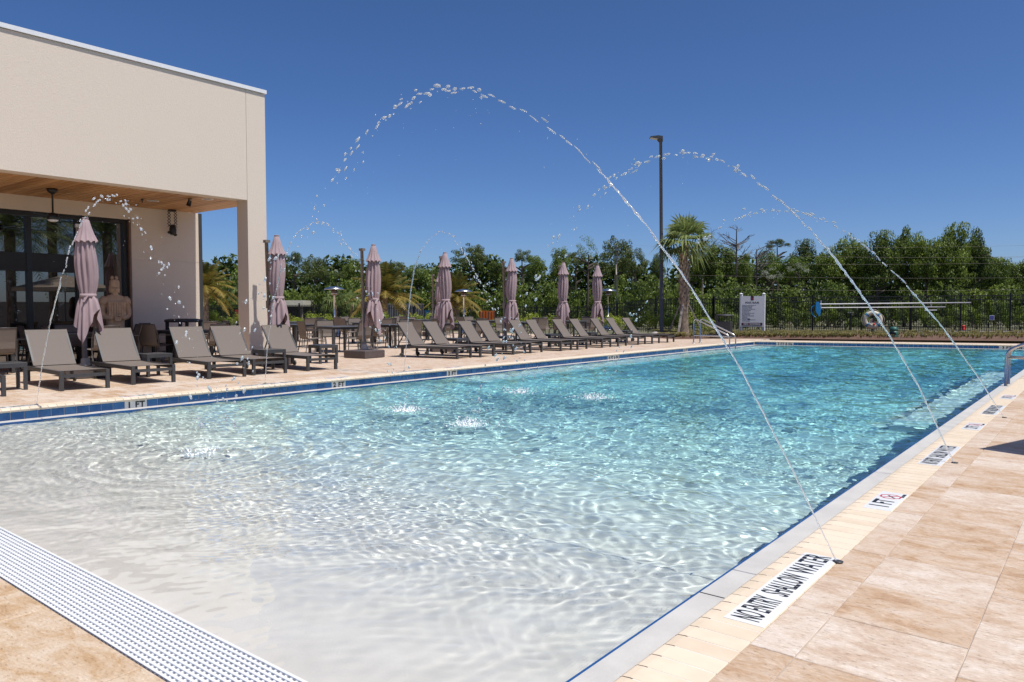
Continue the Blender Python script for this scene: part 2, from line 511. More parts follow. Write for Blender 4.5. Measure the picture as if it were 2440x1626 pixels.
# garden ground behind the deck and fence
g = MB(); g.box(-120, -13.4, 27.6, 160, -2.55, -.03); g.box(-13.4, 90, 36.5, 160, -2.55, -.03); g.box(-120, -40, -30, 27.6, -2.55, -.03); g.box(12, 90, -30, 36.5, -2.55, -.03)
tag(g.build('garden_ground', M['ground']), 'rough ground under the trees beyond the fence', kind='structure')

# pool deck
deck = tag(bpy.data.objects.new('pool_deck', None), 'beige and tan travertine paving round the pool', kind='structure')
C.objects.link(deck)
YE = yfar(XRW)
yfo = .245 / math.cos(AF)
g = MB()
g.box(-12.80, XLW - .2, -4, PF.y + 4, -.3, -.0045)
g.box(XRW + .2, 12, 1.33, 40, -.3, -.0045)
g.box(XRW + .2, 12, -4, 1.33, -.3, -.0045)
g.build('grout_bed', M['grout'], deck)
g = MB()
g.box(-40, -12.80, -20, 29.4, -.3, 0)
g.build('paving', M['trav_far'], deck)
g = MB()     # strip behind the far coping
a = Vector((PF.x - .2, yfar(PF.x - .2, yfo), 0)); bq = Vector((XRW + .2, yfar(XRW + .2, yfo), 0))
g.plate([(a.x, a.y, -.3), (bq.x, bq.y, -.3), (bq.x, bq.y + .75, -.3), (a.x, a.y + .55, -.3)], (0, 0, 1), .3)
g.build('paving', M['trav_far'], deck)
# beach-end apron in front of the grate, a little lower than the sides
g = MB(); g.box(-9.6, -1.05, -4, 1.352, -.4, -.1495); g.build('grout_bed', M['grout'], deck)
g = MB()
for x0, x1 in ((-10.95, -9.6), (-1.05, -1.037)):
    g.plate([(x0, -4, -.4), (x1, -4, -.4), (x1, 1.69, -.4), (x0, 1.69, -.4)], (0, 0, 1), .395)
g.build('paving', M['trav_far'], deck)

def tile_at(x0, x1, y0, y1, z, mat='trav'):
    mb = MB()
    c = .002
    dz = rnd.uniform(-.0012, .0012)
    mb.cbox(-(x1 - x0) / 2 + c, (x1 - x0) / 2 - c, -(y1 - y0) / 2 + c, (y1 - y0) / 2 - c, -.02, dz, .0025)
    o = inst('tile', mb.mesh('tile', M[mat]), deck, ((x0 + x1) / 2, (y0 + y1) / 2, z))
    return o
cols = [(-1.027, -.86), (-.86, -.381), (-.381, .10), (.10, .58), (.58, 1.06)]
offs = [.355, .35, .08, .26, .0]
for (x0, x1), of in zip(cols, offs):
    y = .0 + of
    while y < (15 if x0 < -.3 else 10):
        L = .47
        if y + L > .9: tile_at(x0, x1, y, y + L, 0)
        y += L
for i, y1 in enumerate((1.352, .94, .50)):
    x = -5.9 + (.2, .45, 0)[i]
    while x < -1.1:
        L = rnd.choice((.62, .93))
        tile_at(x, min(x + L, -1.06), y1 - .43, y1, -.145, 'trav_gold')
        x += L
for i in range(4):
    x1 = XLW - .2 - .46 * i
    y = 2.2 + .23 * (i % 2)
    while y < 9.4:
        tile_at(x1 - .46, x1, y, y + .46, 0)
        y += .46
g = MB()
g.box(-12.79, XLW - .205, -4, 2.19, -.02, -.001); g.box(-12.79, XLW - .205, 9.9, 32.5, -.02, -.001)
g.box(XRW + .215, 12, 15.3, 40, -.02, -.001); g.box(1.07, 12, .9, 15.3, -.02, -.001); g.box(XRW + .215, 12, -4, .8, -.02, -.001)
g.build('paving', M['trav_far'], deck)
# damp patch of spilled water dried on the paving: stain with a shape of its own
g = MB(); g.plate([(.02, 3.02, .0015), (.10, 3.06, .0015), (.13, 3.20, .0015), (.07, 3.26, .0015), (-.01, 3.15, .0015), (-.05, 2.86, .0015), (-.02, 2.80, .0015)], (0, 0, 1), .0008)
g.build('stain', pm('sand_stain', (.40, .31, .21), .8), deck)

# pool basin -----------------------------------------------------------
basin = tag(bpy.data.objects.new('pool_basin', None), 'pale plastered swimming pool sloping from a beach entry to deep water', kind='structure')
C.objects.link(basin)
LX, RX = XLW + .20, -1.556     # inner edges of the wet ledge
PROF = [(YB - .02, -.183), (4.9, -.46), (8.4, -.77), (11.4, -1.06), (18, -1.5), (33, -1.55)]
def floor_z(y): return float(np.interp(y, [p[0] for p in PROF], [p[1] for p in PROF]))
def caustic(o, on=True):
    o.cycles.is_caustics_receiver = True
    return o
g = MB()
for (y0, z0), (y1, z1) in zip(PROF[:-1], PROF[1:]):
    g.quad((LX - .05, y0, z0), (RX + .05, y0, z0), (RX + .05, y1, z1), (LX - .05, y1, z1))
caustic(g.build('floor', M['plaster'], basin))
g = MB()
yb = yfar(LX, -.25)
for x, n in ((LX, 1), (RX, -1)):
    ye = yfar(x, -.25)
    g.quad((x, YB - .02, -2), (x, ye, -2), (x, ye, ZL), (x, YB - .02, ZL))
g.quad((LX, yfar(LX, -.25), -2), (RX, yfar(RX, -.25), -2), (RX, yfar(RX, -.25), ZL), (LX, yfar(LX, -.25), ZL))
caustic(g.build('side_wall', M['plaster'], basin))
g = MB()
g.quad((XLW, YB - .02, ZL), (LX, YB - .02, ZL), (LX, yfar(LX, -.25), ZL), (XLW, yfar(XLW), ZL))
g.quad((RX, YB - .02, ZL), (XRW, YB - .02, ZL), (XRW, yfar(XRW), ZL), (RX, yfar(RX, -.25), ZL))
g.quad((LX, yfar(LX, -.25), ZL), (RX, yfar(RX, -.25), ZL), (XRW, yfar(XRW), ZL), (XLW, yfar(XLW), ZL))
caustic(g.build('ledge', M['ledge'], basin))
g = MB(); g.box(LX, LX + .95, 11.2, yfar(LX) - .6, -2, -.60); g.box(RX - .62, RX, 10.4, 20, -2, -.60)
caustic(g.build('bench', M['plaster'], basin))
g = MB()        # blue tile trim on the ledge's edge
for x, sgn in ((LX, 1), (RX, -1)):
    x0, x1 = sorted((x, x + sgn * .010))
    g.box(x0, x1, YB + .06, yfar(x, -.26), ZL - .14, ZL + .002)
caustic(g.build('edge_trim', brick_mat('edge_tile', (.022, .11, .31), (.012, .07, .22), .2), basin))
g = MB()        # expansion joint across the near ledge
g.box(RX - .004, XRW, 3.435, 3.443, ZL, ZL + .0015); g.build('joint', M['ink'], basin)
# wall bodies above the ledge
g = MB()
g.box(XLW - .15, XLW - .008, -4, PF.y, -.6, -.05); g.box(XRW + .008, XRW + .15, 1.352, YE, -.6, -.05)
pw = [Vector((PF.x, PF.y)) - NF * .008, PF + DF * 10.0 - NF * .008]
g.plate([(pw[0].x, pw[0].y, -.6), (pw[1].x, pw[1].y, -.6), (pw[1].x - NF.x * .15, pw[1].y - NF.y * .15, -.6), (pw[0].x - NF.x * .15, pw[0].y - NF.y * .15, -.6)], (0, 0, 1), .55)
g.build('wall_body', M['tile_white'], basin)

# blue waterline tiles, one by one
TP = .155
tm = MB(); tm.cbox(-TP / 2 + .004, TP / 2 - .004, -.054, .054, 0, .009, .002)
tile_me = tm.mesh('tile', M['tile_blue'])
wm_ = MB(); wm_.cbox(-TP + .002, TP - .002, -.054, .054, 0, .0095, .002)
def wall_tiles(p0, direc, normal, n, skip):
    x = Vector((direc[0], direc[1], 0)); z = Vector((normal[0], normal[1], 0)); y = Vector((0, 0, 1))
    mt = Matrix((x, y, z)).transposed().to_4x4()
    for i in range(n):
        if any(a <= i < b for a, b in skip): continue
        p = Vector((p0[0], p0[1], -.105)) + x * (TP * (i + .5)) - z * .008
        o = bpy.data.objects.new('tile', tile_me)
        C.objects.link(o)
        o.parent = basin
        mt.translation = p
        o.matrix_local = mt
def marker(p0, direc, normal, i0, n, body, sc=1):
    x = Vector((direc[0], direc[1], 0)); z = Vector((normal[0], normal[1], 0)); y = Vector((0, 0, 1))
    w = TP * n
    mb = MB(); mb.cbox(-w / 2 + .002, w / 2 - .002, -.054, .054, 0, .0095, .002)
    o = bpy.data.objects.new('depth_marker', mb.mesh('depth_marker', M['tile_white']))
    C.objects.link(o)
    o.parent = basin
    o['label'] = 'white depth marker tile reading ' + body
    mt = Matrix((x, y, z)).transposed().to_4x4()
    mt.translation = Vector((p0[0], p0[1], -.105)) + x * (TP * (i0 + n / 2)) - z * .008
    o.matrix_local = mt
    me = text_mesh(body, .118, .0045, sc, spacing=1.15)
    me.materials.clear(); me.materials.append(M['ink'])
    t_ = bpy.data.objects.new('lettering', me); C.objects.link(t_); t_.parent = o
    t_.location = (0, -.006, .0105)
YL0 = 2.48
mk = [(4.80, '1 FT', 2, 1.0), (8.39, '2 FT', 2, 1.0), (11.38, '3 FT', 2, 1.0), (17.66, '4 FT 6 IN', 4, .95), (22.36, '5 FT', 2, 1.0)]
skip = []
for y, s_, n, sc in mk:
    i0 = round((y - YL0) / TP); skip.append((i0, i0 + n))
    marker((XLW, YL0), (0, 1), (1, 0), i0, n, s_, sc)
wall_tiles((XLW, YL0), (0, 1), (1, 0), int((PF.y - YL0) / TP), skip)
mk = [(.80, '3 FT 8 IN', 4, .95), (8.06, '3 FT 6 IN', 5, 1.1)]
skip = []
for s0, s_, n, sc in mk:
    i0 = round(s0 / TP); skip.append((i0, i0 + n))
    marker(PF, DF, NF, i0, n, s_, sc)
wall_tiles(PF, DF, NF, 64, skip)

# coping ----------------------------------------------------------------
cop = tag(bpy.data.objects.new('pool_coping', None), 'rounded yellow brick coping along the edge of the pool', kind='structure')
C.objects.link(cop)
BP = .105
PRC = [(0, -.05), (0, -.002), (.002, 0), (.218, 0), (.246, -.003), (.259, -.011), (.265, -.024), (.259, -.037), (.246, -.046), (.225, -.05)]
def coping_mesh(length, gap=.0065):
    mb = MB()
    k = len(PRC)
    vs = [(x, yy, z) for yy in (gap / 2, length - gap / 2) for x, z in PRC]
    mb.add(vs, [tuple(range(k)), tuple(range(2 * k - 1, k - 1, -1))] + [(i, k + i, k + (i + 1) % k, (i + 1) % k) for i in range(k)])
    return mb.mesh('brick', M['coping'])
brick_me = coping_mesh(BP)
def bricks(org, direc, inward, n):
    y = Vector((direc[0], direc[1], 0)); x = Vector((inward[0], inward[1], 0)); z = Vector((0, 0, 1))
    for i in range(n):
        o = bpy.data.objects.new('brick', brick_me); C.objects.link(o); o.parent = cop
        mt = Matrix((x, y, z)).transposed().to_4x4()
        mt.translation = Vector((org[0], org[1], rnd.uniform(-.0004, .0004))) + y * (BP * i)
        o.matrix_local = mt
def brick_run(org, direc, inward, length):
    y = Vector((direc[0], direc[1], 0)); x = Vector((inward[0], inward[1], 0))
    mb = MB(); k = len(PRC)
    for i in range(int(length / BP)):
        vs = [Vector((org[0], org[1], 0)) + x * px + y * (BP * i + yy) + Vector((0, 0, pz)) for yy in (.0025, BP - .0025) for px, pz in PRC]
        mb.add(vs, [tuple(range(k)), tuple(range(2 * k - 1, k - 1, -1))] + [(j, k + j, k + (j + 1) % k, (j + 1) % k) for j in range(k)])
    o = mb.build('brick_run', M['coping'], cop); o['kind'] = 'stuff'
XRO, XLO = -1.027, -10.955
bricks((XRO, 1.36), (0, 1), (-1, 0), 88)
brick_run((XRO, 1.36 + 88 * BP), (0, 1), (-1, 0), YE - 1.36 - 88 * BP + .1)
bricks((XLO, 2.35), (0, 1), (1, 0), 72)
brick_run((XLO, 1.2), (0, 1), (1, 0), 1.15)
brick_run((XLO, 2.35 + 72 * BP), (0, 1), (1, 0), PF.y - 2.35 - 72 * BP + .1)
q0 = PF - NF * .205
brick_run((q0.x - DF.x * .2, q0.y - DF.y * .2), DF, NF, 10.4)
g = MB()
g.box(XRO - .207, XRO - .002, 1.352, YE, -.052, -.0009); g.box(XLO + .002, XLO + .207, 1.2, PF.y, -.052, -.0009)
g.box(XRO - .252, XRO - .207, 1.352, YE, -.046, -.012); g.box(XLO + .207, XLO + .252, 1.2, PF.y, -.046, -.012)
g.build('mortar', pm('mortar', (.80, .74, .66), .85), cop)

# printed tiles lying in the coping: text reads from the deck, facing the water
def deck_marker(y0, y1, side, lines, kind):
    xo, xi = (-1.033, -1.198) if side > 0 else (-10.949, -10.790)
    mb = MB(); mb.cbox(min(xo, xi), max(xo, xi), y0, y1, -.004, .0035, .002)
    o = mb.build('floor_marker', M['tile_white'], cop)
    o['label'] = 'white floor marker reading ' + lines
    xc = (xo + xi) / 2
    xd, yd = ((0, 1, 0), (-1, 0, 0)) if side > 0 else ((0, -1, 0), (1, 0, 0))
    yc = (y0 + y1) / 2
    if kind == 'entry':
        words = lines.split(' ')
        if len(words) == 4: words = [words[0] + ' ' + words[1], words[2], words[3]]
        n = len(words); L = (y1 - y0) / n
        for i, w_ in enumerate(words):
            yy = y0 + L * (i + .5) if side > 0 else y1 - L * (i + .5)
            me_w = .175 * .62 * len(w_)
            text(w_, .168, M['ink'], o, (xc, yy, .0042), xd, yd, bold=.0016, sx=min(1.0, .30 / me_w), ext=.0004)
    else:
        s_ = 1 if side > 0 else -1
        text(lines, .160, M['ink'], o, (xc, yc - s_ * .09, .0042), xd, yd, bold=.004, sx=.72, ext=.0004)
        cx_, cy_ = xc, yc + s_ * .125
        oc = [(cx_ + .068 * math.cos(k * PI / 4 + PI / 8), cy_ + .068 * math.sin(k * PI / 4 + PI / 8)) for k in range(8)]
        ic = [(cx_ + .056 * math.cos(k * PI / 4 + PI / 8), cy_ + .056 * math.sin(k * PI / 4 + PI / 8)) for k in range(8)]
        mb = MB()
        for k in range(8):
            mb.quad((*oc[k], .0042), (*oc[(k + 1) % 8], .0042), (*ic[(k + 1) % 8], .0042), (*ic[k], .0042))
        mb.bar((cx_ - .04, cy_ - .04, .0044), (cx_ + .04, cy_ + .04, .0044), .009, .0006)
        mb.build('no_diving_symbol', M['red_ink'], o)
        mb = MB(); mb.bar((cx_ + .03, cy_ - .035, .0041), (cx_ - .02, cy_ + .03, .0041), .012, .0006); mb.bar((cx_ - .01, cy_ + .0, .0041), (cx_ + .03, cy_ + .03, .0041), .007, .0006)
        mb.build('diver_symbol', M['ink'], o)
        text('NO DIVING', .026, M['ink'], o, (xc + s_ * .066, yc + s_ * .19, .0042), xd, yd, bold=.001, ext=.0004, sx=.75)
for side in (1, -1):
    if side > 0: Y = [(2.874, 3.908), (5.03, 5.56), (6.74, 7.78), (8.96, 9.51), (10.38, 11.42), (12.3, 12.9)]
    else: Y = [(2.72, 3.75), (4.80, 5.30), (6.66, 7.70), (8.35, 8.85), (10.0, 11.0), (11.4, 11.9)]
    for i, (y0, y1) in enumerate(Y):
        if i % 2 == 0: deck_marker(y0, y1, side, 'NO ENTRY SHALLOW WATER', 'entry')
        else: deck_marker(y0, y1, side, ('1 FT', '2 FT', '3 FT')[i // 2], 'ft')

# water -----------------------------------------------------------------
xs = np.linspace(LX + .001, RX - .012, 640)
s_ = [0.0]
while s_[-1] < 1: s_.append(s_[-1] + (.0120 + .0016 * 27 * s_[-1]) / 28)
s_ = np.array(s_); s_[-1] = 1
XX, SS = np.meshgrid(xs, s_)
YFAR = PF.y - .252 + (XX - PF.x) * math.tan(AF)
YY = YB + SS * (YFAR - YB)
rg = np.random.default_rng(11)
def vnoise(x, y, seed, n=9, lo=.6, hi=2.2):
    r = np.random.default_rng(seed); o = np.zeros_like(x)
    for i in range(n):
        a = r.uniform(0, 2 * PI); k = r.uniform(lo, hi)
        o += np.sin(k * (x * np.cos(a) + y * np.sin(a)) + r.uniform(0, 2 * PI))
    return o / n ** .5
SPL = [(-6.87, 3.79), (-7.54, 7.1), (-6.04, 6.72), (-7.67, 9.84), (-6.3, 9.95)]
Hh = np.zeros_like(XX)
wx = XX + .10 * vnoise(XX, YY, 1) + .03 * vnoise(XX, YY, 5, 9, 4, 9)
wy = YY + .10 * vnoise(XX, YY, 2) + .03 * vnoise(XX, YY, 6, 9, 4, 9)
for i in range(72):
    L = .075 * (13 ** rg.uniform(0, 1) ** 1.1)
    a = rg.uniform(0, 2 * PI) if i % 3 else rg.normal(PI / 2 + .35, .45)
    k = 2 * PI / L
    env = np.clip(.55 + .45 * vnoise(XX, YY, 100 + i, 5, .5, 1.6), .05, 1.4)
    Hh += .0046 * L ** 1.06 * env * np.sin(k * (wx * math.cos(a) + wy * math.sin(a)) + rg.uniform(0, 6.28))
patch = np.clip(.35 + .75 * vnoise(XX, YY, 301, 9, .4, 1.6), 0, 1.5)
patch2 = np.clip(.3 + .8 * vnoise(XX, YY, 302, 9, .5, 1.9), 0, 1.5)
for i in range(46):
    L = rg.uniform(.052, .13) if i % 2 else rg.uniform(.05, .085)
    a = rg.normal(1.15, .30) if i % 2 else rg.uniform(0, 2 * PI)
    k = 2 * PI / L
    Hh += .0034 * L * np.clip(1.75 - .14 * YY, .42, 1.3) * (patch if i % 2 else patch2) * np.sin(k * (wx * math.cos(a) + wy * math.sin(a)) + rg.uniform(0, 6.28))
for (sx, sy) in SPL:
    rr_ = np.hypot(XX - sx + .06 * vnoise(XX, YY, 31), YY - sy + .06 * vnoise(XX, YY, 32))
    Hh += .013 * np.exp(-rr_ / 1.1) * np.sin(2 * PI * rr_ / .23 + 1.3 * vnoise(XX, YY, 33, 9, 2, 6)) * np.clip(rr_ / .25, 0, 1)
dep = -ZW * 0 + (ZW - np.interp(YY, [p[0] for p in PROF], [p[1] for p in PROF]))
on_ledge = np.zeros(XX.shape, bool)
local = np.where(on_ledge, .008, dep)
ampl = np.clip(local / .22, 0, 1) ** .5
ampl = np.maximum(ampl, .30)
edge = np.minimum(np.minimum(XX - LX, RX - XX), (YFAR - YY) * math.cos(AF))
crest = .0045 + .05 * np.clip(edge - .03, 0, 1)
ZZ = ZW + np.clip(Hh * ampl, -(local - .012), crest)
V = np.stack([XX, YY, ZZ], -1).reshape(-1, 3)
nr, nc = XX.shape
ix = np.arange(nr * nc).reshape(nr, nc)
Fq = np.stack([ix[:-1, :-1], ix[:-1, 1:], ix[1:, 1:], ix[1:, :-1]], -1).reshape(-1, 4)
wme = np_mesh('pool_water', V, Fq, M['water'], True)
da = wme.attributes.new('depth', 'FLOAT', 'POINT')
bench_l = ((XX < LX + .95) & (YY > 11.2)) | ((XX > RX - .62) & (YY > 10.4) & (YY < 20))
dd = np.where(bench_l, np.minimum(dep, .44), dep)
dd = np.where(on_ledge, .01, dd)
da.data.foreach_set('value', (np.clip(dd, 0, 1.4) / 1.4).astype(np.float32).ravel())
water = bpy.data.objects.new('pool_water', wme)
C.objects.link(water)
tag(water, 'clear rippling pool water, sandy pale in the shallows and turquoise where deep', kind='structure')
water.cycles.is_caustics_caster = True

# overflow grate at the beach end ---------------------------------------
gr = thing('drain_grate', 'white slotted drain grate across the beach entry of the pool', 'drain grate', (-5.4, 1.52, -.145))
g = MB(); g.box(-10.3, -1.03, 1.354, 1.687, -.30, -.205); g.build('trough', M['drain'], gr)
NB = 13
bw = (1.686 - 1.355) / NB
for i in range(NB):
    y0 = 1.355 + bw * i
    mb = MB(); mb.cbox(-10.3, -1.03, y0 + bw * .14, y0 + bw * .66, -.175, -.145 + (.0 if i not in (0, NB - 1) else .002), .002)
    mb.build('slat', M['grate'], gr)
g = MB()
x = -10.29
while x < -1.04:
    g.box(x, x + .013, 1.358, 1.684, -.178, -.152)
    x += .034
o = g.build('cross_bars', M['grate'], gr); o['kind'] = 'stuff'

# ================================================================== BUILDING
bld = thing('building', 'beige stucco building with a wood lined porch and white roof edge', 'building', (-20, 4, 0))
XF, XB, ZS, ZR, YEND = -15.15, -18.25, 3.66, 6.12, 10.01
g = MB(); g.box(XF - .35, XF, -9, 9.525, ZS, ZR - .03); g.build('wall_panel', M['stucco'], bld)
g = MB(); g.box(XF - .35, XF, 9.535, YEND, 0, ZR - .03); g.box(XF - .43, XF - .35, 9.535, YEND, 0, ZS); o = g.build('column', M['stucco'], bld)
g = MB(); g.box(XF - .34, XF - .012, 9.525, 9.535, ZS, ZR - .03); g.box(XB + .0, XF - .36, -9, 9.98, ZS + .15, ZR - .2); g.build('roof_body', M['stucco'], bld)
g = MB(); g.box(XB - 12, XB, -9, 9.98, ZS + .15, ZR - .2); g.build('rear_body', M['stucco'], bld)
g = MB(); g.box(XF - .40, XF + .035, -9, YEND + .03, ZR - .02, ZR + .06); g.build('roof_trim', M['trim_white'], bld)
y = YEND - .05 - .14
plk = MB(); plk.add([(XB, -.069, ZS + .02), (XF - .352, -.069, ZS + .02), (XF - .352, -.056, ZS), (XB, -.056, ZS), (XB, .056, ZS), (XF - .352, .056, ZS), (XF - .352, .069, ZS + .02), (XB, .069, ZS + .02)], [(0, 3, 2, 1), (3, 4, 5, 2), (4, 7, 6, 5), (0, 1, 6, 7), (1, 2, 5, 6), (0, 7, 4, 3)])
plk_me = plk.mesh('plank', M['wood'])
while y > 2.0:
    inst('plank', plk_me, bld, (20, y + .07 - 4, rnd.uniform(0, .002)))
    y -= .14
g = MB(); g.box(XB, XF - .352, -9, y + .13, ZS, ZS + .02); g.box(XB, XF - .352, y + .13, YEND - .05, ZS + .024, ZS + .03); g.build('soffit_board', M['wood'], bld)
g = MB(); g.box(XB, XF - .352, YEND - .05, YEND + .0, ZS - .0, ZS + .15); g.build('soffit_edge', M['wood'], bld)
YW = 8.38
g = MB(); g.box(XB - .25, XB, YW, 10.08, -.1, 2.405); g.build('wall_panel', M['stucco'], bld)
g = MB(); g.box(XB - .25, XB, YW, 10.08, 2.415, ZS); g.box(XB - .25, XB, -9, YW, 3.345, ZS); g.build('wall_panel', M['stucco'], bld)
g = MB(); g.box(XB - .25, XB - .012, YW, 10.08, 2.405, 2.415); g.box(XB - .3, XB - .26, -9, 10.08, 0, ZS); g.box(XB - 12, XB - .3, 9.9, 10.05, 0, ZS + .2); g.build('wall_core', M['stucco'], bld)
g = MB(); g.box(XB - .30, XB + .01, 10.082, 10.17, 0, ZS - .002); g.build('corner_trim', M['dark_metal'], bld)
g = MB(); g.box(XB - .25, XB + .03, YW - .045, YW, 0, 3.345); g.build('door_jamb', pm('brown_jamb', (.20, .12, .085), .6), bld)
g = MB()
g.box(XB - .18, XB - .05, -9, YW - .047, 3.24, 3.343)
for yy, w in ((6.25, .10), (7.24, .09), (5.22, .10), (4.1, .10), (3.0, .10), (1.9, .10), (YW - .10, .10)):
    g.box(XB - .18, XB - .05, yy - w / 2, yy + w / 2, 0, 3.24)
g.build('window_frame', M['bronze'], bld)
g = MB(); g.box(XB - .17, XB - .06, -9, 7.19, 2.05, 2.45); g.build('spandrel_panel', pm('dark_panel', (.022, .021, .02), .6), bld)
ys_ = [1.9, 3.0, 4.1, 5.22, 6.25, 7.24]
for a0, a1 in zip(ys_[:-1], ys_[1:]):
    for z0, z1 in ((.03, 2.05), (2.45, 3.24)):
        mb = MB(); mb.box(XB - .13, XB - .12, a0 + .05, a1 - .05, z0, z1); mb.build('pane', M['glass'], bld)
mb = MB(); mb.box(XB - .13, XB - .12, 7.285, YW - .15, .03, 3.24); mb.build('pane', M['glass'], bld)
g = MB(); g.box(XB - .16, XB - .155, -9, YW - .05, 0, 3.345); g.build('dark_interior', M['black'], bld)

# porch fittings
fx, fy = -16.8, 6.18
fan = thing('ceiling_fan', 'dark ceiling fan with a white lamp under the wooden porch', 'ceiling fan', (fx, fy, ZS - .002))
g = MB(); g.lathe([(.02, ZS - .11), (.09, ZS - .06), (.105, ZS - .003)], 14, (fx, fy, 0)); g.build('ceiling_mount', M['bronze'], fan)
g = MB(); g.tube([(fx, fy, ZS - .1), (fx, fy, 3.14)], .018); g.build('rod', M['bronze'], fan)
g = MB(); g.lathe([(.03, 3.18), (.10, 3.15), (.115, 3.08), (.10, 3.04)], 16, (fx, fy, 0)); g.build('motor', M['bronze'], fan)
g = MB(); g.lathe([(.0, 2.995), (.06, 3.0), (.095, 3.02), (.10, 3.04)], 16, (fx, fy, 0)); g.build('lamp_shade', M['trim_white'], fan)
for k in range(5):
    a = k * 2 * PI / 5 + .35
    d = Vector((math.cos(a), math.sin(a), 0)); nrm = Vector((-d.y, d.x, .12))
    p0, p1 = Vector((fx, fy, 3.09)) + d * .11, Vector((fx, fy, 3.09)) + d * .70
    mb = MB(); mb.plate([p0 - nrm * .035, p1 - nrm * .065, p1 + nrm * .065, p0 + nrm * .035], (0, 0, 1), .012)
    mb.build('blade', M['bronze'], fan)
for (lx, ly), lb in (((-16.91, 8.28), 'larger recessed round ceiling light in the porch soffit'), ((-15.72, 8.91), 'small recessed round ceiling light near the porch column'), ((-16.35, 4.72), 'recessed round ceiling light beside the left edge of the porch')):
    c_ = thing('ceiling_light', lb, 'ceiling light', (lx, ly, ZS), 0, 'recessed lights in the porch soffit')
    mb = MB(); mb.lathe([(.10, ZS - .002), (.125, ZS - .006), (.13, ZS)], 20, (lx, ly, 0)); mb.build('trim_ring', M['trim_white'], c_)
    mb = MB(); mb.lathe([(.0, ZS - .003), (.10, ZS - .0035)], 20, (lx, ly, 0)); mb.build('lens', M['lamp_lens'], c_)
sp = thing('spotlight', 'small black spotlight fixed to the wooden soffit', 'spotlight', (-15.95, 8.63, ZS))
mb = MB(); mb.lathe([(.045, ZS - .015), (.045, ZS)], 12, (-15.95, 8.63, 0)); mb.build('mount', M['bronze'], sp)
mb = MB(); mb.tube([(-15.95, 8.63, ZS - .03), (-15.98, 8.60, ZS - .16)], [.04, .05], 10); mb.build('head', M['bronze'], sp)
sk = thing('sprinkler', 'tiny sprinkler head hanging from the wooden soffit', 'sprinkler', (-16.73, 7.95, ZS))
mb = MB(); mb.tube([(-16.73, 7.95, ZS), (-16.73, 7.95, ZS - .09)], .01, 6); mb.bar((-16.77, 7.95, ZS - .03), (-16.69, 7.95, ZS - .03), .03); mb.build('head', M['dark_metal'], sk)
pg = thing('hanging_stage_lamp', 'dark lamp hanging on two scissor arms against the porch wall', 'hanging lamp', (-18.05, 9.3, ZS))
mb = MB(); mb.box(-18.1, -18.0, 9.22, 9.38, ZS - .05, ZS); mb.build('mount', M['bronze'], pg)
for yc in (9.22, 9.38):
    mb = MB()
    for k in range(5):
        z1, z0 = ZS - .05 - .075 * k, ZS - .05 - .075 * (k + 1)
        mb.bar((-18.05, yc - .04, z1), (-18.05, yc + .04, z0), .012); mb.bar((-18.05, yc + .04, z1), (-18.05, yc - .04, z0), .012)
    mb.build('scissor_arm', M['bronze'], pg)
mb = MB(); mb.lathe([(.03, 3.04), (.075, 3.06), (.085, 3.18), (.06, 3.28), (.02, 3.30)], 12, (-18.05, 9.31, 0)); mb.ell((-18.05, 9.21, 3.10), .04); mb.ell((-18.02, 9.35, 3.05), (.06, .05, .04)); mb.build('lamp_body', M['bronze'], pg)

# ================================================================== STATUE
def skin_body(verts, edges, radii, sub=2):
    """one continuous body grown round a skeleton"""
    me = bpy.data.meshes.new('body')
    me.from_pydata([tuple(v) for v in verts], edges, [])
    o = bpy.data.objects.new('body', me)
    C.objects.link(o)
    sk_ = o.modifiers.new('skin', 'SKIN')
    for i, r in enumerate(radii):
        d = me.skin_vertices[0].data[i]
        d.radius = r if isinstance(r, tuple) else (r, r)
        d.use_root = (i == 0)
    ss = o.modifiers.new('sub', 'SUBSURF'); ss.levels = sub; ss.render_levels = sub
    dg = bpy.context.evaluated_depsgraph_get()
    out = bpy.data.meshes.new_from_object(o.evaluated_get(dg))
    bpy.data.objects.remove(o)
    out.polygons.foreach_set('use_smooth', [True] * len(out.polygons))
    return out
st = thing('statue', 'terracotta statue of a standing warrior in a robe with clasped hands', 'statue', (-17.55, 7.68, 0), R(-8))
# faces the pool (+X)
vs = [(0, 0, .95), (0, 0, 1.12), (.01, 0, 1.32), (.0, 0, 1.46), (.0, 0, 1.55), (.02, 0, 1.63), (.015, 0, 1.74),
      (0, .20, 1.44), (-.02, .29, 1.26), (.06, .28, 1.07), (.20, .10, 1.02),
      (0, -.20, 1.44), (-.02, -.29, 1.26), (.06, -.28, 1.07), (.20, -.10, 1.02),
      (0, 0, .70), (0, 0, .35), (0, 0, .06)]
ed = [(0, 1), (1, 2), (2, 3), (3, 4), (4, 5), (5, 6), (3, 7), (7, 8), (8, 9), (9, 10), (3, 11), (11, 12), (12, 13), (13, 14), (0, 15), (15, 16), (16, 17)]
rd = [(.17, .22), (.17, .20), (.17, .22), (.12, .16), .062, (.10, .085), (.095, .08), .095, .088, .075, .05, .095, .088, .075, .05, (.18, .23), (.20, .25), (.22, .27)]
bm_ = skin_body(vs, ed, rd)
bm_.materials.clear(); bm_.materials.append(M['terra'])
o = bpy.data.objects.new('body', bm_); C.objects.link(o); o.parent = st
mb = MB()
mb.lathe([(.0, 1.90), (.095, 1.885), (.112, 1.83), (.112, 1.74), (.10, 1.72)], 14)
mb.ell((-.01, .045, 1.93), (.05, .045, .055)); mb.ell((-.01, -.045, 1.93), (.05, .045, .055))
mb.lathe([(.115, 1.60), (.125, 1.66), (.115, 1.76)], 12, (-.03, 0, 0))
o = bpy.data.objects.new('hat', mb.mesh('hat', M['terra'])); C.objects.link(o); o.parent = st
mb = MB()
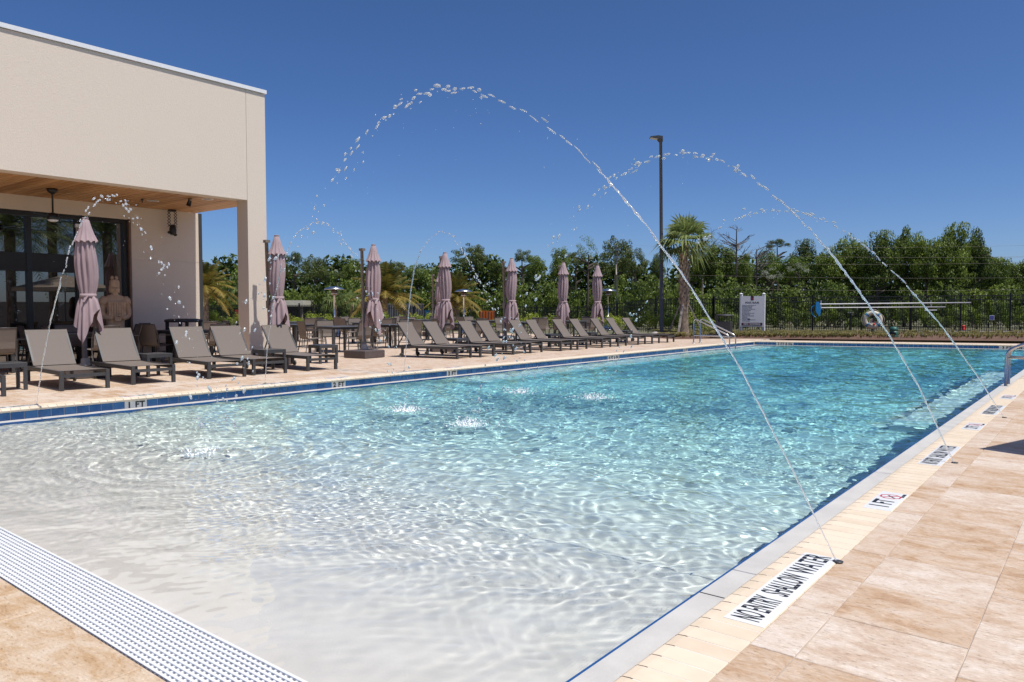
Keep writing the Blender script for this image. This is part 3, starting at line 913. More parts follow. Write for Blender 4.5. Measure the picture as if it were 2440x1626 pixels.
mb.ell((.118, 0, 1.675), (.026, .016, .032)); mb.ell((.10, .036, 1.70), (.016, .018, .012)); mb.ell((.10, -.036, 1.70), (.016, .018, .012)); mb.bar((.112, -.025, 1.635), (.112, .025, 1.635), .014)
mb.ell((.01, .092, 1.68), (.025, .014, .035)); mb.ell((.01, -.092, 1.68), (.025, .014, .035))
o = bpy.data.objects.new('face', mb.mesh('face', M['terra'])); C.objects.link(o); o.parent = st
mb = MB()
for sgn in (1, -1):
    mb.ell((.225, .045 * sgn, 1.02 + .012 * sgn), (.035, .055, .045))
    for k in range(4):
        mb.tube([(.245, .06 * sgn, 1.045 - .024 * k), (.265, .0, 1.05 - .024 * k), (.25, -.045 * sgn, 1.04 - .024 * k)], [.014, .014, .011], 6)
    mb.tube([(.22, .07 * sgn, 1.05), (.25, .04 * sgn, 1.085), (.25, .0, 1.09)], [.016, .015, .012], 6)
o = bpy.data.objects.new('hands', mb.mesh('hands', M['terra'])); C.objects.link(o); o.parent = st
mb = MB()
for r_ in range(6):
    for k in range(7):
        yy = (k - 3) * .055
        zz = 1.36 - .062 * r_
        xx = .155 + .02 * (1 - (yy / .2) ** 2) + .01
        mb.box(xx, xx + .014, yy - .024, yy + .024, zz - .028, zz + .028)
o = bpy.data.objects.new('armour_plates', mb.mesh('armour_plates', M['terra'])); C.objects.link(o); o.parent = st; o['kind'] = 'stuff'
mb = MB()
for sgn in (1, -1):
    mb.lathe([(.05, 1.52), (.105, 1.47), (.125, 1.38), (.12, 1.34)], 12, (0, .235 * sgn, 0))
o = bpy.data.objects.new('shoulder_guards', mb.mesh('shoulder_guards', M['terra'])); C.objects.link(o); o.parent = st

st.scale = (.93, .93, 1.0)
# ================================================================== FURNITURE
def make_lounger():
    r = thing('sun_lounger', '', 'sun lounger', group='taupe sun loungers in a row along the pool deck')
    Wd, Ln, H0 = .70, 1.92, .30
    g = MB()
    for yy in (.0225, Wd - .0225):
        g.bar((0, yy, H0 - .03), (-Ln, yy, H0 - .03), .045, .06)
    g.bar((-.025, .045, H0 - .075), (-.025, Wd - .045, H0 - .075), .03, .05); g.bar((-Ln + .02, .045, H0 - .03), (-Ln + .02, Wd - .045, H0 - .03), .04, .05)
    g.bar((-1.39, .045, H0 - .045), (-1.39, Wd - .045, H0 - .045), .03, .03)
    g.build('frame', M['dark_metal'], r)
    for xx, yy in ((-.025, .025), (-.025, Wd - .025), (-1.66, .025), (-1.66, Wd - .025)):
        mb = MB(); mb.box(xx - .026, xx + .026, yy - .026, yy + .026, .0 if xx > -1 else .045, H0 + .001 if xx > -1 else H0 - .05); mb.build('leg', M['dark_metal'], r)
    for yy in (-.02, Wd + .02):
        mb = MB(); mb.tube([(-1.66, yy - .016, .055), (-1.66, yy + .016, .055)], .055, 14); mb.build('wheel', pm('wheel_rubber', (.07, .075, .07), .5), r) if 'wheel' not in M else mb.build('wheel', M['wheel'], r)
    mb = MB()
    n = 8
    for i in range(n):      # sling sags a little
        x0, x1 = -.03 - 1.37 * i / n, -.03 - 1.37 * (i + 1) / n
        z = lambda x: H0 + .004 - .016 * math.sin(PI * (-x - .03) / 1.37)
        mb.add([(x0, .05, z(x0)), (x0, Wd - .05, z(x0)), (x1, Wd - .05, z(x1)), (x1, .05, z(x1))], [(0, 1, 2, 3)], True)
        mb.add([(x0, .05, z(x0) - .005), (x1, .05, z(x1) - .005), (x1, Wd - .05, z(x1) - .005), (x0, Wd - .05, z(x0) - .005)], [(0, 1, 2, 3)], True)
    mb.build('seat_sling', M['sling'], r)
    h = Vector((-1.40, 0, H0 + .005)); tp = Vector((-1.40 - .43, 0, H0 + .575)); d = (tp - h).normalized(); nn = Vector((d.z, 0, -d.x))
    bk = MB()
    bk.bar(h + Vector((0, .048, 0)), tp + Vector((0, .048, 0)), .03, .025); bk.bar(h + Vector((0, Wd - .048, 0)), tp + Vector((0, Wd - .048, 0)), .03, .025)
    bk.bar(tp + Vector((0, .05, 0)), tp + Vector((0, Wd - .05, 0)), .026, .026)
    bo = bk.build('backrest_frame', M['dark_metal'], r)
    mb = MB()
    for i in range(6):
        a, b = h.lerp(tp, i / 6), h.lerp(tp, (i + 1) / 6 + (.01 if i == 5 else 0))
        sg = lambda t: nn * (.017 - .012 * math.sin(PI * t))
        a, b = a + sg(i / 6), b + sg((i + 1) / 6)
        y0, y1 = Vector((0, .034, 0)), Vector((0, Wd - .034, 0))
        mb.add([a + y0, a + y1, b + y1, b + y0], [(0, 1, 2, 3)], True)
        mb.add([a + y0 - nn * .006, b + y0 - nn * .006, b + y1 - nn * .006, a + y1 - nn * .006], [(0, 1, 2, 3)], True)
    mb.build('back_sling', M['sling'], r)
    mb = MB(); mid = h.lerp(tp, .55)
    for yy in (.08, Wd - .08): mb.bar(mid + Vector((0, yy, -.01)), (-1.86, yy, H0 - .03), .018)
    mb.build('back_strut', M['dark_metal'], r)
    return r
M['wheel'] = pm('wheel_rubber', (.07, .075, .07), .5)
lounger = make_lounger()
LG = [(-12.30, 3.14, 3), (-12.35, 4.575, 5), (-12.45, 5.69, 5), (-12.46, 7.01, 5), (-12.47, 7.91, 5), (-12.47, 9.11, 5),
      (-12.56, 13.58, -11), (-12.54, 14.42, -9), (-12.57, 15.81, -9), (-12.57, 16.62, -9), (-12.53, 18.01, -8), (-12.54, 18.87, -8), (-12.57, 20.33, -7), (-12.58, 21.33, -7), (-12.61, 22.78, -7), (-12.62, 23.72, -6), (-12.64, 24.95, -6)]
LL = ['taupe sling sun lounger cut off by the left edge of the photo',
      'taupe sun lounger crossed by the nearest left water jet',
      'taupe sun lounger in front of the leftmost closed umbrella',
      'third full taupe sun lounger from the left, beside a side table',
      'taupe sun lounger just left of the stucco column',
      'taupe sun lounger standing in front of the stucco column',
      'first taupe sun lounger right of the exposed umbrella base, seen from its long side',
      'second taupe sun lounger right of the exposed umbrella base',
      'taupe sun lounger beside the table below the second patio heater',
      'taupe sun lounger left of the fourth closed umbrella',
      'taupe sun lounger right of the fourth closed umbrella, left of its pair',
      'taupe sun lounger right of the fourth closed umbrella, right of its pair',
      'taupe sun lounger left of the sixth closed umbrella, left of its pair',
      'taupe sun lounger left of the sixth closed umbrella, right of its pair',
      'taupe sun lounger under the last closed umbrella in the row',
      'taupe sun lounger second from the far end of the row',
      'taupe sun lounger at the far end of the row by the lamp post']
for i, (x, y, a) in enumerate(LG):
    o = lounger if i == 0 else copy_tree(lounger)
    o.location = (x + rnd.uniform(-.025, .025), y, 0)
    o.rotation_euler = (0, 0, R(-a + rnd.uniform(-1.6, 1.6)))       # head end swings towards +Y for a > 0
    o['label'] = LL[i]

def make_side_table():
    r = thing('side_table', '', 'side table', group='low grey side tables between the loungers')
    g = MB(); g.cbox(-.24, .24, -.24, .24, .40, .42, .003); g.build('table_top', M['dark_metal'], r)
    g = MB()
    for s_ in (-1, 1): g.bar((-.24, .22 * s_, .375), (.24, .22 * s_, .375), .04, .05); g.bar((.22 * s_, -.2, .375), (.22 * s_, .2, .375), .04, .05)
    g.build('apron', M['dark_metal'], r)
    for x in (-.215, .215):
        for y in (-.215, .215):
            mb = MB(); mb.box(x - .024, x + .024, y - .024, y + .024, 0, .40); mb.build('leg', M['dark_metal'], r)
    return r
stb = make_side_table()
ST = [(-13.25, 4.15, 'low grey side table left of the jet-crossed lounger near the left edge'), (-13.85, 6.72, 'low grey side table beside the second full lounger from the left'), (-13.4, 8.87, 'low grey side table in front of the stucco column foot'),
      (-14.1, 10.75, 'low grey side table right of the lounger standing before the column'), (-14.2, 15.35, 'low grey side table below the second patio heater'), (-14.2, 17.45, 'low grey side table below the fourth closed umbrella'),
      (-14.2, 19.75, 'low grey side table below the fifth closed umbrella'), (-14.2, 22.05, 'low grey side table below the last closed umbrella'), (-14.2, 24.5, 'low grey side table nearest the lamp post')]
for i, (x, y, lb) in enumerate(ST):
    o = stb if i == 0 else copy_tree(stb)
    o.location = (x, y, 0); o.rotation_euler = (0, 0, R(rnd.uniform(-6, 6))); o['label'] = lb

def make_chair():
    """sling armchair, seat towards +X"""
    r = thing('dining_chair', '', 'dining chair')
    for s_ in (-1, 1):
        y = .27 * s_
        mb = MB(); mb.tube([(.24, y, 0), (.22, y, .63)], .014, 6); mb.build('leg', M['chair_metal'], r)
        mb = MB(); mb.tube([(-.27, y, 0), (-.20, y, .40), (-.22, y, .62), (-.30, y * .93, .89)], .014, 6); mb.build('leg', M['chair_metal'], r)
        mb = MB(); mb.bar((.25, y, .64), (-.24, y, .655), .045, .022); mb.build('armrest', M['chair_metal'], r)
        mb = MB(); mb.tube([(.22, y, .20), (-.24, y, .20)], .010, 6); mb.build('side_rail', M['chair_metal'], r)
    mb = MB()
    P = [(.25, .43), (.05, .405), (-.12, .395), (-.20, .42)]
    for (x0, z0), (x1, z1) in zip(P[:-1], P[1:]):
        mb.add([(x0, -.245, z0), (x0, .245, z0), (x1, .245, z1), (x1, -.245, z1), (x0, -.245, z0 - .006), (x0, .245, z0 - .006), (x1, .245, z1 - .006), (x1, -.245, z1 - .006)], [(0, 1, 2, 3), (7, 6, 5, 4)], True)
    mb.build('seat_sling', M['sling'], r)
    mb = MB()
    P = [(-.20, .42), (-.235, .50), (-.245, .62), (-.275, .78), (-.30, .895)]
    for (x0, z0), (x1, z1) in zip(P[:-1], P[1:]):
        mb.add([(x0, -.248, z0), (x0, .248, z0), (x1, .248, z1), (x1, -.248, z1), (x0 - .006, -.248, z0), (x0 - .006, .248, z0), (x1 - .006, .248, z1), (x1 - .006, -.248, z1)], [(3, 2, 1, 0), (4, 5, 6, 7)], True)
    mb.build('back_sling', M['sling'], r)
    mb = MB(); mb.tube([(-.30, -.25, .885), (-.30, .25, .885)], .012, 6); mb.build('top_rail', M['chair_metal'], r)
    mb = MB(); mb.tube([(.245, -.25, .42), (.245, .25, .42)], .012, 6); mb.build('front_rail', M['chair_metal'], r)
    return r
def make_dining_table():
    r = thing('dining_table', '', 'dining table')
    g = MB(); g.cbox(-.5, .5, -.5, .5, .715, .74, .004); g.build('table_top', M['table_top'], r)
    g = MB(); g.box(-.46, .46, -.46, .46, .66, .712); g.build('apron', M['dark_metal'], r)
    for x in (-.45, .45):
        for y in (-.45, .45):
            mb = MB(); mb.box(x - .03, x + .03, y - .03, y + .03, 0, .66); mb.build('leg', M['dark_metal'], r)
    return r
chair0, table0 = make_chair(), make_dining_table()
used = {'c': False, 't': False}
def put_chair(x, y, a, label, group):
    o = copy_tree(chair0) if used['c'] else chair0
    used['c'] = True
    o.location = (x, y, 0); o.rotation_euler = (0, 0, a); o['label'] = label; o['group'] = group
def dining(x, y, rot, where, idx, seats=4, gap=.78):
    o = copy_tree(table0) if used['t'] else table0
    used['t'] = True
    o.location = (x, y, 0); o.rotation_euler = (0, 0, R(rot))
    o['label'] = 'dark square dining table ' + where; o['group'] = 'dark dining tables behind the loungers'
    for k in range(seats):
        a = R(rot) + k * PI / 2 + R(rnd.uniform(-14, 14))
        d = gap + rnd.uniform(-.04, .12)
        put_chair(x - d * math.cos(a), y - d * math.sin(a), a + R(rnd.uniform(-8, 8)), 'taupe armchair ' + ('beyond', 'left of', 'poolside of', 'right of')[k] + ' the table ' + where, 'armchairs at the table ' + where)
DT = [(-17.0, 4.85, 3, 'under the porch at the left edge'), (-17.15, 6.85, -4, 'in front of the warrior statue'), (-17.2, 9.05, 5, 'between the porch wall and the column'),
      (-17.3, 13.75, -8, 'beside the exposed umbrella base'), (-17.9, 16.35, 10, 'left of the second patio heater'), (-17.6, 19.2, -5, 'below the second patio heater'),
      (-17.4, 22.3, 6, 'behind the fifth closed umbrella'), (-17.2, 25.4, 0, 'near the last closed umbrella'), (-20.6, 14.6, 12, 'right of the first closed umbrella by the column'),
      (-20.9, 18.0, -10, 'below the first patio heater'), (-21.2, 21.2, 4, 'behind the third closed umbrella'), (-21.0, 24.4, -6, 'near the leaning far umbrella mast'),
      (-24.2, 17.2, 4, 'by the hedge left of the first patio heater'), (-24.6, 20.6, -7, 'by the hedge right of the first patio heater'), (-24.8, 24.2, 8, 'by the hedge below the date palm'), (-20.4, 10.9, 5, 'seen between porch wall and column')]
for i, (x, y, r_, w_) in enumerate(DT): dining(x, y, r_, w_, i)

def make_bin():
    r = thing('trash_bin', '', 'trash bin')
    g = MB(); g.cbox(-.29, .29, -.29, .29, .02, .70, .01); g.box(-.27, .27, -.27, .27, 0, .02); g.build('body', M['bin'], r)
    for k in range(4):
        a = k * PI / 2
        d = Vector((math.cos(a), math.sin(a), 0)); n = Vector((-d.y, d.x, 0))
        mb = MB()
        for q in range(6):
            c_ = d * .291 + n * (-.225 + .09 * q)
            mb.plate([c_ - n * .038 + Vector((0, 0, .06)), c_ + n * .038 + Vector((0, 0, .06)), c_ + n * .038 + Vector((0, 0, .66)), c_ - n * .038 + Vector((0, 0, .66))], d, .008)
        mb.build('side_panel', M['bin'], r)
    for x in (-.26, .26):
        for y in (-.26, .26):
            mb = MB(); mb.box(x - .03, x + .03, y - .03, y + .03, .70, .92); mb.build('hood_post', M['bin'], r)
    g = MB(); g.lathe([(.42, .915), (.44, .94), (.42, .98), (.30, 1.0), (.0, 1.005)], 4, fn=lambda t, r_, z: (r_ * math.cos(t + PI / 4), r_ * math.sin(t + PI / 4), z)); g.build('hood', M['bin'], r)
    return r
b0 = make_bin()
b0.location = (-17.45, 10.0 - .78, 0); b0.rotation_euler = (0, 0, .1); tag(b0, 'dark hooded trash bin against the porch wall', 'trash bin', 'hooded trash bins')
b1 = copy_tree(b0)
bx, by = gxy(1726, 31.4); b1.location = (bx, by, 0); b1.rotation_euler = (0, 0, R(12)); b1['label'] = 'charcoal hooded trash bin beside the pool rules sign'

# closed umbrellas -------------------------------------------------------
def make_umbrella(seed):
    rr = random.Random(seed)
    r = thing('umbrella', '', 'umbrella', group='closed mauve cantilever umbrellas along the deck')
    ph = [rr.uniform(0, 6.28) for _ in range(8)]
    def body(t, rad, z):
        pl = abs(math.sin(5.5 * t + ph[0])) ** .8
        k = .62 + .42 * pl + .07 * math.sin(3 * t + ph[1] + z * 1.5) + .05 * math.sin(11 * t + ph[2] + 2 * z)
        rr2 = rad * k
        return (rr2 * math.cos(t) + .012 * math.sin(z * 4 + ph[3]), rr2 * math.sin(t) + .012 * math.cos(z * 5 + ph[4]), z)
    g = MB(); g.lathe([(.05, 2.75), (.09, 2.6), (.135, 2.4), (.165, 2.2), (.178, 2.0), (.172, 1.8), (.155, 1.65), (.125, 1.52), (.118, 1.47)], 56, fn=body)
    cn = g.build('canopy', M['canopy'], r)
    def skirt(t, rad, z):
        q = (1.47 - z) / .7
        pl = abs(math.sin(5.5 * t + ph[0]))
        hem = .42 * (math.sin(2 * t + ph[5]) * .5 + math.sin(3 * t + ph[6]) * .35 + math.sin(7 * t + ph[1]) * .15)
        k = .62 + .50 * pl * (.6 + .4 * q) + .12 * math.sin(5 * t + ph[7])
        z2 = z + hem * q
        return (rad * k * math.cos(t), rad * k * math.sin(t), z2)
    g = MB(); g.lathe([(.118, 1.47), (.150, 1.42), (.178, 1.32), (.195, 1.20), (.205, 1.08), (.212, .98), (.218, .90)], 56, fn=skirt); g.f.pop(); g.sm.pop()
    g.build('skirt', M['canopy'], r)
    def vent(t, rad, z):
        pl = abs(math.sin(5.5 * t + ph[0])) ** .8
        q = (2.84 - z) / .42
        return (rad * (.82 + .25 * pl * q) * math.cos(t), rad * (.82 + .25 * pl * q) * math.sin(t), z - .05 * q * (1 - pl))
    g = MB(); g.lathe([(.045, 2.835), (.075, 2.80), (.10, 2.70), (.14, 2.56), (.185, 2.44)], 56, fn=vent); g.f.pop(); g.sm.pop()
    g.build('vent_cap', M['canopy'], r)
    g = MB(); g.lathe([(.0, 2.855), (.05, 2.85), (.055, 2.83)], 16); g.build('finial', M['canopy'], r)
    g = MB(); g.lathe([(.132, 1.445), (.138, 1.47), (.132, 1.51)], 20); g.bar((.13, -.03, 1.47), (.16, -.10, 1.36), .05, .012); g.build('strap', M['canopy'], r)
    mx_, my_ = -.30, -.04
    g = MB(); g.tube([(mx_, my_, .18), (mx_ - .03, my_ - .03, 2.74)], .040, 12); mo = g.build('mast', M['mast'], r)
    g = MB(); g.box(mx_ - .085, mx_ + .035, my_ - .08, my_ + .03, 2.70, 2.76); g.build('mast_cap', M['mast'], r)
    g = MB(); g.tube([(mx_ + .03, my_ - .02, 1.5), (mx_ + .13, my_, 2.2), (-.05, 0, 2.72)], .018, 8); g.build('arm', M['mast'], r)
    g = MB(); g.box(mx_ - .06, mx_ + .06, my_ - .06, my_ + .06, 1.25, 1.42); g.tube([(mx_ + .06, my_, 1.33), (mx_ + .12, my_, 1.33)], .012, 6); g.build('crank_box', M['mast'], r)
    g = MB(); g.cbox(mx_ - .36, mx_ + .36, my_ - .36, my_ + .36, .012, .20, .02); bs = g.build('base_slab', M['slab'], r)
    g = MB()
    for i in range(5): g.box(mx_ - .3 + .14 * i, mx_ - .24 + .14 * i, my_ - .362, my_ - .352, .012, .03)
    g.box(mx_ - .34, mx_ + .34, my_ - .34, my_ + .34, 0, .012); g.build('base_foot', M['slab'], bs)
    g = MB(); g.lathe([(.11, .20), (.105, .24), (.075, .26), (.07, .34), (.045, .35)], 14, (mx_, my_, 0)); g.build('collar', pm('cream_collar', (.5, .43, .36), .5) if 'collar' not in M else M['collar'], r)
    return r
M['collar'] = pm('cream_collar', (.5, .43, .36), .5)
UM = [(213, 13.4, 'closed mauve umbrella in front of the porch windows'), (664, 16.55, 'closed mauve umbrella right beside the stucco column'), (891, 18.9, 'closed mauve umbrella whose dark base stands in the open between lounger groups'),
      (1063, 21.6, 'closed mauve umbrella left of the second patio heater'), (1220, 24.0, 'closed mauve umbrella with a bulging side, fourth right of the porch'), (1342, 26.2, 'closed mauve umbrella second from the far end'), (1423, 27.9, 'closed mauve umbrella beside the third patio heater'),
      (1047, 33.5, 'partly hidden closed umbrella with a leaning mast behind another')]
protos = [make_umbrella(3), make_umbrella(8), make_umbrella(21)]
for i, (u, d, lb) in enumerate(UM):
    o = protos[i] if i < 3 else copy_tree(protos[i % 3])
    x, y = gxy(u, d)
    o.location = (x, y, 0); o.rotation_euler = (R(rnd.uniform(-.7, .7)), R(rnd.uniform(-.7, .7)), R((-14, -6, 6, -38, -12, -45, -58, 10)[i])); o['label'] = lb

# patio heaters ----------------------------------------------------------
def make_heater():
    r = thing('patio_heater', '', 'patio heater', group='stainless patio heaters among the tables')
    g = MB(); g.lathe([(.44, 2.06), (.445, 2.07), (.30, 2.145), (.10, 2.185), (.0, 2.19)], 28); g.lathe([(.0, 2.165), (.28, 2.125), (.44, 2.06)], 28); g.build('reflector', M['steel'], r)
    g = MB(); g.lathe([(.09, 1.80), (.12, 1.86), (.145, 2.0), (.12, 2.04), (.06, 2.12)], 16); g.build('burner', pm('burner_mesh', (.22, .15, .11), .4, .6) if 'burner' not in M else M['burner'], r)
    g = MB(); g.lathe([(.13, 1.86), (.15, 1.88), (.13, 1.90)], 16); g.build('burner_ring', M['steel'], r)
    g = MB(); g.tube([(0, 0, .62), (0, 0, 1.82)], .036, 10); g.build('post', M['steel'], r)
    g = MB(); g.lathe([(.23, .04), (.22, .06), (.22, .60), (.17, .66), (.05, .70)], 18); g.lathe([(.25, 0), (.25, .04)], 18); g.build('tank_cover', M['steel'], r)
    return r
M['burner'] = pm('burner_mesh', (.22, .15, .11), .4, .6)
h0 = make_heater()
for i, (u, d, lb, sc) in enumerate([(797, 32.5, 'steel patio heater between the first two umbrellas right of the column', 1.0), (1105, 37, 'steel patio heater right of the third closed umbrella', 1.0), (1449, 43, 'steel patio heater right of the last closed umbrella', 1.08)]):
    o = h0 if i == 0 else copy_tree(h0)
    x, y = gxy(u, d); o.location = (x, y, 0); o['label'] = lb; o.scale = (sc,) * 3

# ================================================================== FAR END
# handrails
def rail(path, r=.022):
    pts = [Vector(p) for p in path]
    out = [pts[0]]
    for i in range(1, len(pts) - 1):     # rounded bends
        a, b, c = pts[i - 1], pts[i], pts[i + 1]
        k = min(.14, (b - a).length * .45, (c - b).length * .45)
        p, q = b + (a - b).normalized() * k, b + (c - b).normalized() * k
        for t in (0, .25, .5, .75, 1): out.append(p * (1 - t) ** 2 + b * 2 * t * (1 - t) + q * t * t)
    out.append(pts[-1])
    mb = MB(); mb.tube(out, r, 12)
    return mb
hr = thing('pool_handrail', 'pair of bent steel pool handrails at the far left edge of the pool', 'handrail', (-11.3, 25.2, 0))
for y in (24.95, 25.48):
    rail([(-11.63, y, 0), (-11.63, y, .90), (-10.30, y, .30), (-10.30, y, -.5)]).build('rail', M['steel'], hr)
    rail([(-11.63, y, .28), (-11.0, y, .28), (-10.30, y, .24)], .016).build('lower_rail', M['steel'], hr)
    for x, z in ((-11.63, 0), (-10.95, 0)):
        mb = MB(); mb.lathe([(.055, z + .001), (.05, z + .018), (.026, z + .022)], 12, (x if x < -11.5 else -11.63, y, 0))
    mb.build('base_flange', M['steel'], hr)
h2 = thing('pool_handrail', 'shiny steel handrail entering at the right edge of the photo', 'handrail', (-1.3, 16.3, 0))
for y in (16.1, 16.55):
    rail([(-1.47, y, -.6), (-1.47, y, .50), (-.35, y + .25, .98), (-.35, y + .25, 0)], .026).build('rail', M['steel'], h2)
    rail([(-1.46, y, .36), (-.35, y + .25, .36)], .018).build('lower_rail', M['steel'], h2)
    mb = MB(); mb.lathe([(.06, .001), (.055, .02), (.028, .024)], 12, (-.35, y + .25, 0)); mb.build('base_flange', M['steel'], h2)

# planting bed and grasses
def lp(u, d, z=0):
    p = at(u, d); return Vector((p.x, p.y, z))
bed_front = [lp(1560, 31.5), lp(1613, 30.3), lp(1750, 31.0), lp(1900, 30.6), lp(2040, 30.0), lp(2440, 28.6), lp(2900, 27.4)]
bed_back = [lp(1560, 39), lp(1640, 38.5), lp(1750, 37.6), lp(1900, 37.6), lp(2040, 37.6), lp(2440, 37.4), lp(2900, 37.2)]
g = MB()
for i in range(len(bed_front) - 1):
    for (za, zb, A, B) in ((.002, .03, 0, .25), (.03, .05, .25, .75), (.05, .02, .75, 1)):
        q = lambda j, t, z: bed_front[j].lerp(bed_back[j], t) + Vector((0, 0, z))
        g.quad(q(i, A, za), q(i + 1, A, za), q(i + 1, B, zb), q(i, B, zb))
tag(g.build('planting_bed', M['mulch'], None), 'reddish mulch bed at the far end of the pool', kind='structure')

def leaf_cloud(P, N, size, seed, asp=.6, tint=None, up=.25):
    """small leaf-sized quads at P, facing roughly along N"""
    r = np.random.default_rng(seed)
    n = len(P)
    nn = N + r.normal(0, .75, (n, 3)); nn[:, 2] += up
    nn /= np.linalg.norm(nn, axis=1, keepdims=True) + 1e-9
    a = np.cross(nn, r.normal(0, 1, (n, 3))); a /= np.linalg.norm(a, axis=1, keepdims=True) + 1e-9
    b = np.cross(nn, a)
    s = (size * r.uniform(.6, 1.35, n))[:, None]
    a, b = a * s * .5, b * s * .5 * asp
    fold = nn * s * .12
    V = np.stack([P - a, P - b + fold, P + a, P + b + fold], 1).reshape(-1, 3)
    Fq = np.arange(4 * n).reshape(n, 4)
    if tint is None: tint = np.clip(r.normal(.5, .2, n), 0, 1)
    return V, Fq, tint
def ell_pts(n, c, rad, r, shell=.55):
    d = r.normal(0, 1, (n, 3)); d /= np.linalg.norm(d, axis=1, keepdims=True)
    q = r.uniform(shell ** 3, 1, n) ** (1 / 3)
    return np.array(c) + d * q[:, None] * np.array(rad), d
def crown_mesh(name, seed, mat, R3, ncl, per, size, cl=(.17, .36), flat=.75, openness=0.0, lo=-.8, asp=.6, extra=None):
    """crown of uneven leaf clumps; R3 half sizes, origin at the crown's centre"""
    r = np.random.default_rng(seed)
    P, N, T = [], [], []
    R3 = np.array(R3)
    for i in range(ncl):
        while True:
            d = r.normal(0, 1, 3); d /= np.linalg.norm(d)
            if d[2] > lo: break
        q = r.uniform(.35, .82) if not openness else r.uniform(.55, .86)
        c = d * q * R3 * r.uniform(.85, 1.12)
        k = r.uniform(*cl) * R3.min()
        rad = np.array([k, k, k * flat]) * r.uniform(.8, 1.2, 3)
        n = int(per * (k / (R3.min() * .34)) ** 2)
        p, dd = ell_pts(n, c, rad, r, .45)
        P.append(p); N.append(dd * .8 + d * .4); T.append(np.clip(r.normal(.46, .18, n) + r.normal(0, .17) + .12 * dd[:, 2], 0, 1))  # upper side of each clump tinted lighter: light from above painted into the leaves
    if not openness:
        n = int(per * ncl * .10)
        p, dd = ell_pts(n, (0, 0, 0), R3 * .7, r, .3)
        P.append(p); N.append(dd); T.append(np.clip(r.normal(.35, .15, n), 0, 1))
    V, Fq, T = leaf_cloud(np.concatenate(P), np.concatenate(N), size, seed + 1, asp, np.concatenate(T))
    return np_mesh(name, V, Fq, mat, False, T)
def trunk_mesh(h, r0, limbs, spread, seed, mat, twigs=0):
    rr = random.Random(seed)
    mb = MB()
    pts = [(rr.uniform(-.1, .1) * i * .3, rr.uniform(-.1, .1) * i * .3, h * i / 5) for i in range(6)]
    mb.tube(pts, [r0 * (1.25 - .16 * i) for i in range(6)], 8)
    for k in range(limbs):
        a = 2 * PI * k / limbs + rr.uniform(-.4, .4)
        z0 = h * rr.uniform(.5, .9); L = spread * rr.uniform(.5, .85)
        p0 = Vector((0, 0, z0))
        p1 = p0 + Vector((math.cos(a) * L * .5, math.sin(a) * L * .5, L * .12)); p2 = p0 + Vector((math.cos(a + .2) * L, math.sin(a + .2) * L, L * rr.uniform(.1, .3)))
        mb.tube([p0, p1, p2], [r0 * .5, r0 * .34, r0 * .12], 6)
        for q in range(twigs):
            b = a + rr.uniform(-.9, .9); t0 = p1.lerp(p2, rr.uniform(0, 1)); l2 = L * rr.uniform(.25, .55)
            p3 = t0 + Vector((math.cos(b) * l2, math.sin(b) * l2, l2 * rr.uniform(.2, 1.0)))
            mb.tube([t0, p3], [r0 * .16, r0 * .05], 4)
            for w in range(3):
                c_ = b + rr.uniform(-1, 1); l3 = l2 * rr.uniform(.3, .6); t1 = t0.lerp(p3, rr.uniform(.3, 1))
                mb.tube([t1, t1 + Vector((math.cos(c_) * l3, math.sin(c_) * l3, l3 * rr.uniform(.1, 1)))], [r0 * .08, r0 * .035], 3)
    return mb.mesh('trunk', mat)

# crowns and trunks shared by the trees (unit: metres, scaled per tree)
CR = {
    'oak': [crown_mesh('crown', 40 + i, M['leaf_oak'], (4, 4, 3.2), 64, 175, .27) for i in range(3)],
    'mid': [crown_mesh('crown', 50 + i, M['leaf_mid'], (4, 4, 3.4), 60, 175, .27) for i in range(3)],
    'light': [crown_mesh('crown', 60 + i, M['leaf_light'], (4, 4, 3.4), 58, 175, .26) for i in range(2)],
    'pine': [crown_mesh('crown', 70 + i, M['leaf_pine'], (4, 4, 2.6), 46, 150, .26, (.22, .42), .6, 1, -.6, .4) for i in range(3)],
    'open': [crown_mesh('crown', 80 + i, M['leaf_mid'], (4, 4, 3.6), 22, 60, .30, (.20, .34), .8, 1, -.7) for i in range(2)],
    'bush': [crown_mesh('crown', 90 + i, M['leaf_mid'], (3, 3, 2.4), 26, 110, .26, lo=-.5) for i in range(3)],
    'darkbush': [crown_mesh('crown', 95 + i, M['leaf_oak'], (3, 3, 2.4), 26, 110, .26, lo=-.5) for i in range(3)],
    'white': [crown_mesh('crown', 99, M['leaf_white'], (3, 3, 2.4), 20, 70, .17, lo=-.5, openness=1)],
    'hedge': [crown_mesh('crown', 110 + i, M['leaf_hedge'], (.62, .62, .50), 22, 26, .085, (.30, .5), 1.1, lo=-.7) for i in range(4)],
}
CDIM = {'oak': (4, 3.2), 'mid': (4, 3.4), 'light': (4, 3.4), 'pine': (4, 2.6), 'open': (4, 3.6), 'bush': (3, 2.4), 'darkbush': (3, 2.4), 'white': (3, 2.4), 'hedge': (.62, .5)}
TR = [trunk_mesh(5, .22, 7, 2.6, 5 + i, M['bark']) for i in range(3)]
STEM = trunk_mesh(1.6, .07, 6, 1.2, 15, M['bark'])
HSTEM = trunk_mesh(.35, .015, 5, .35, 17, M['bark'])
cnt = {}
used_labels = set()
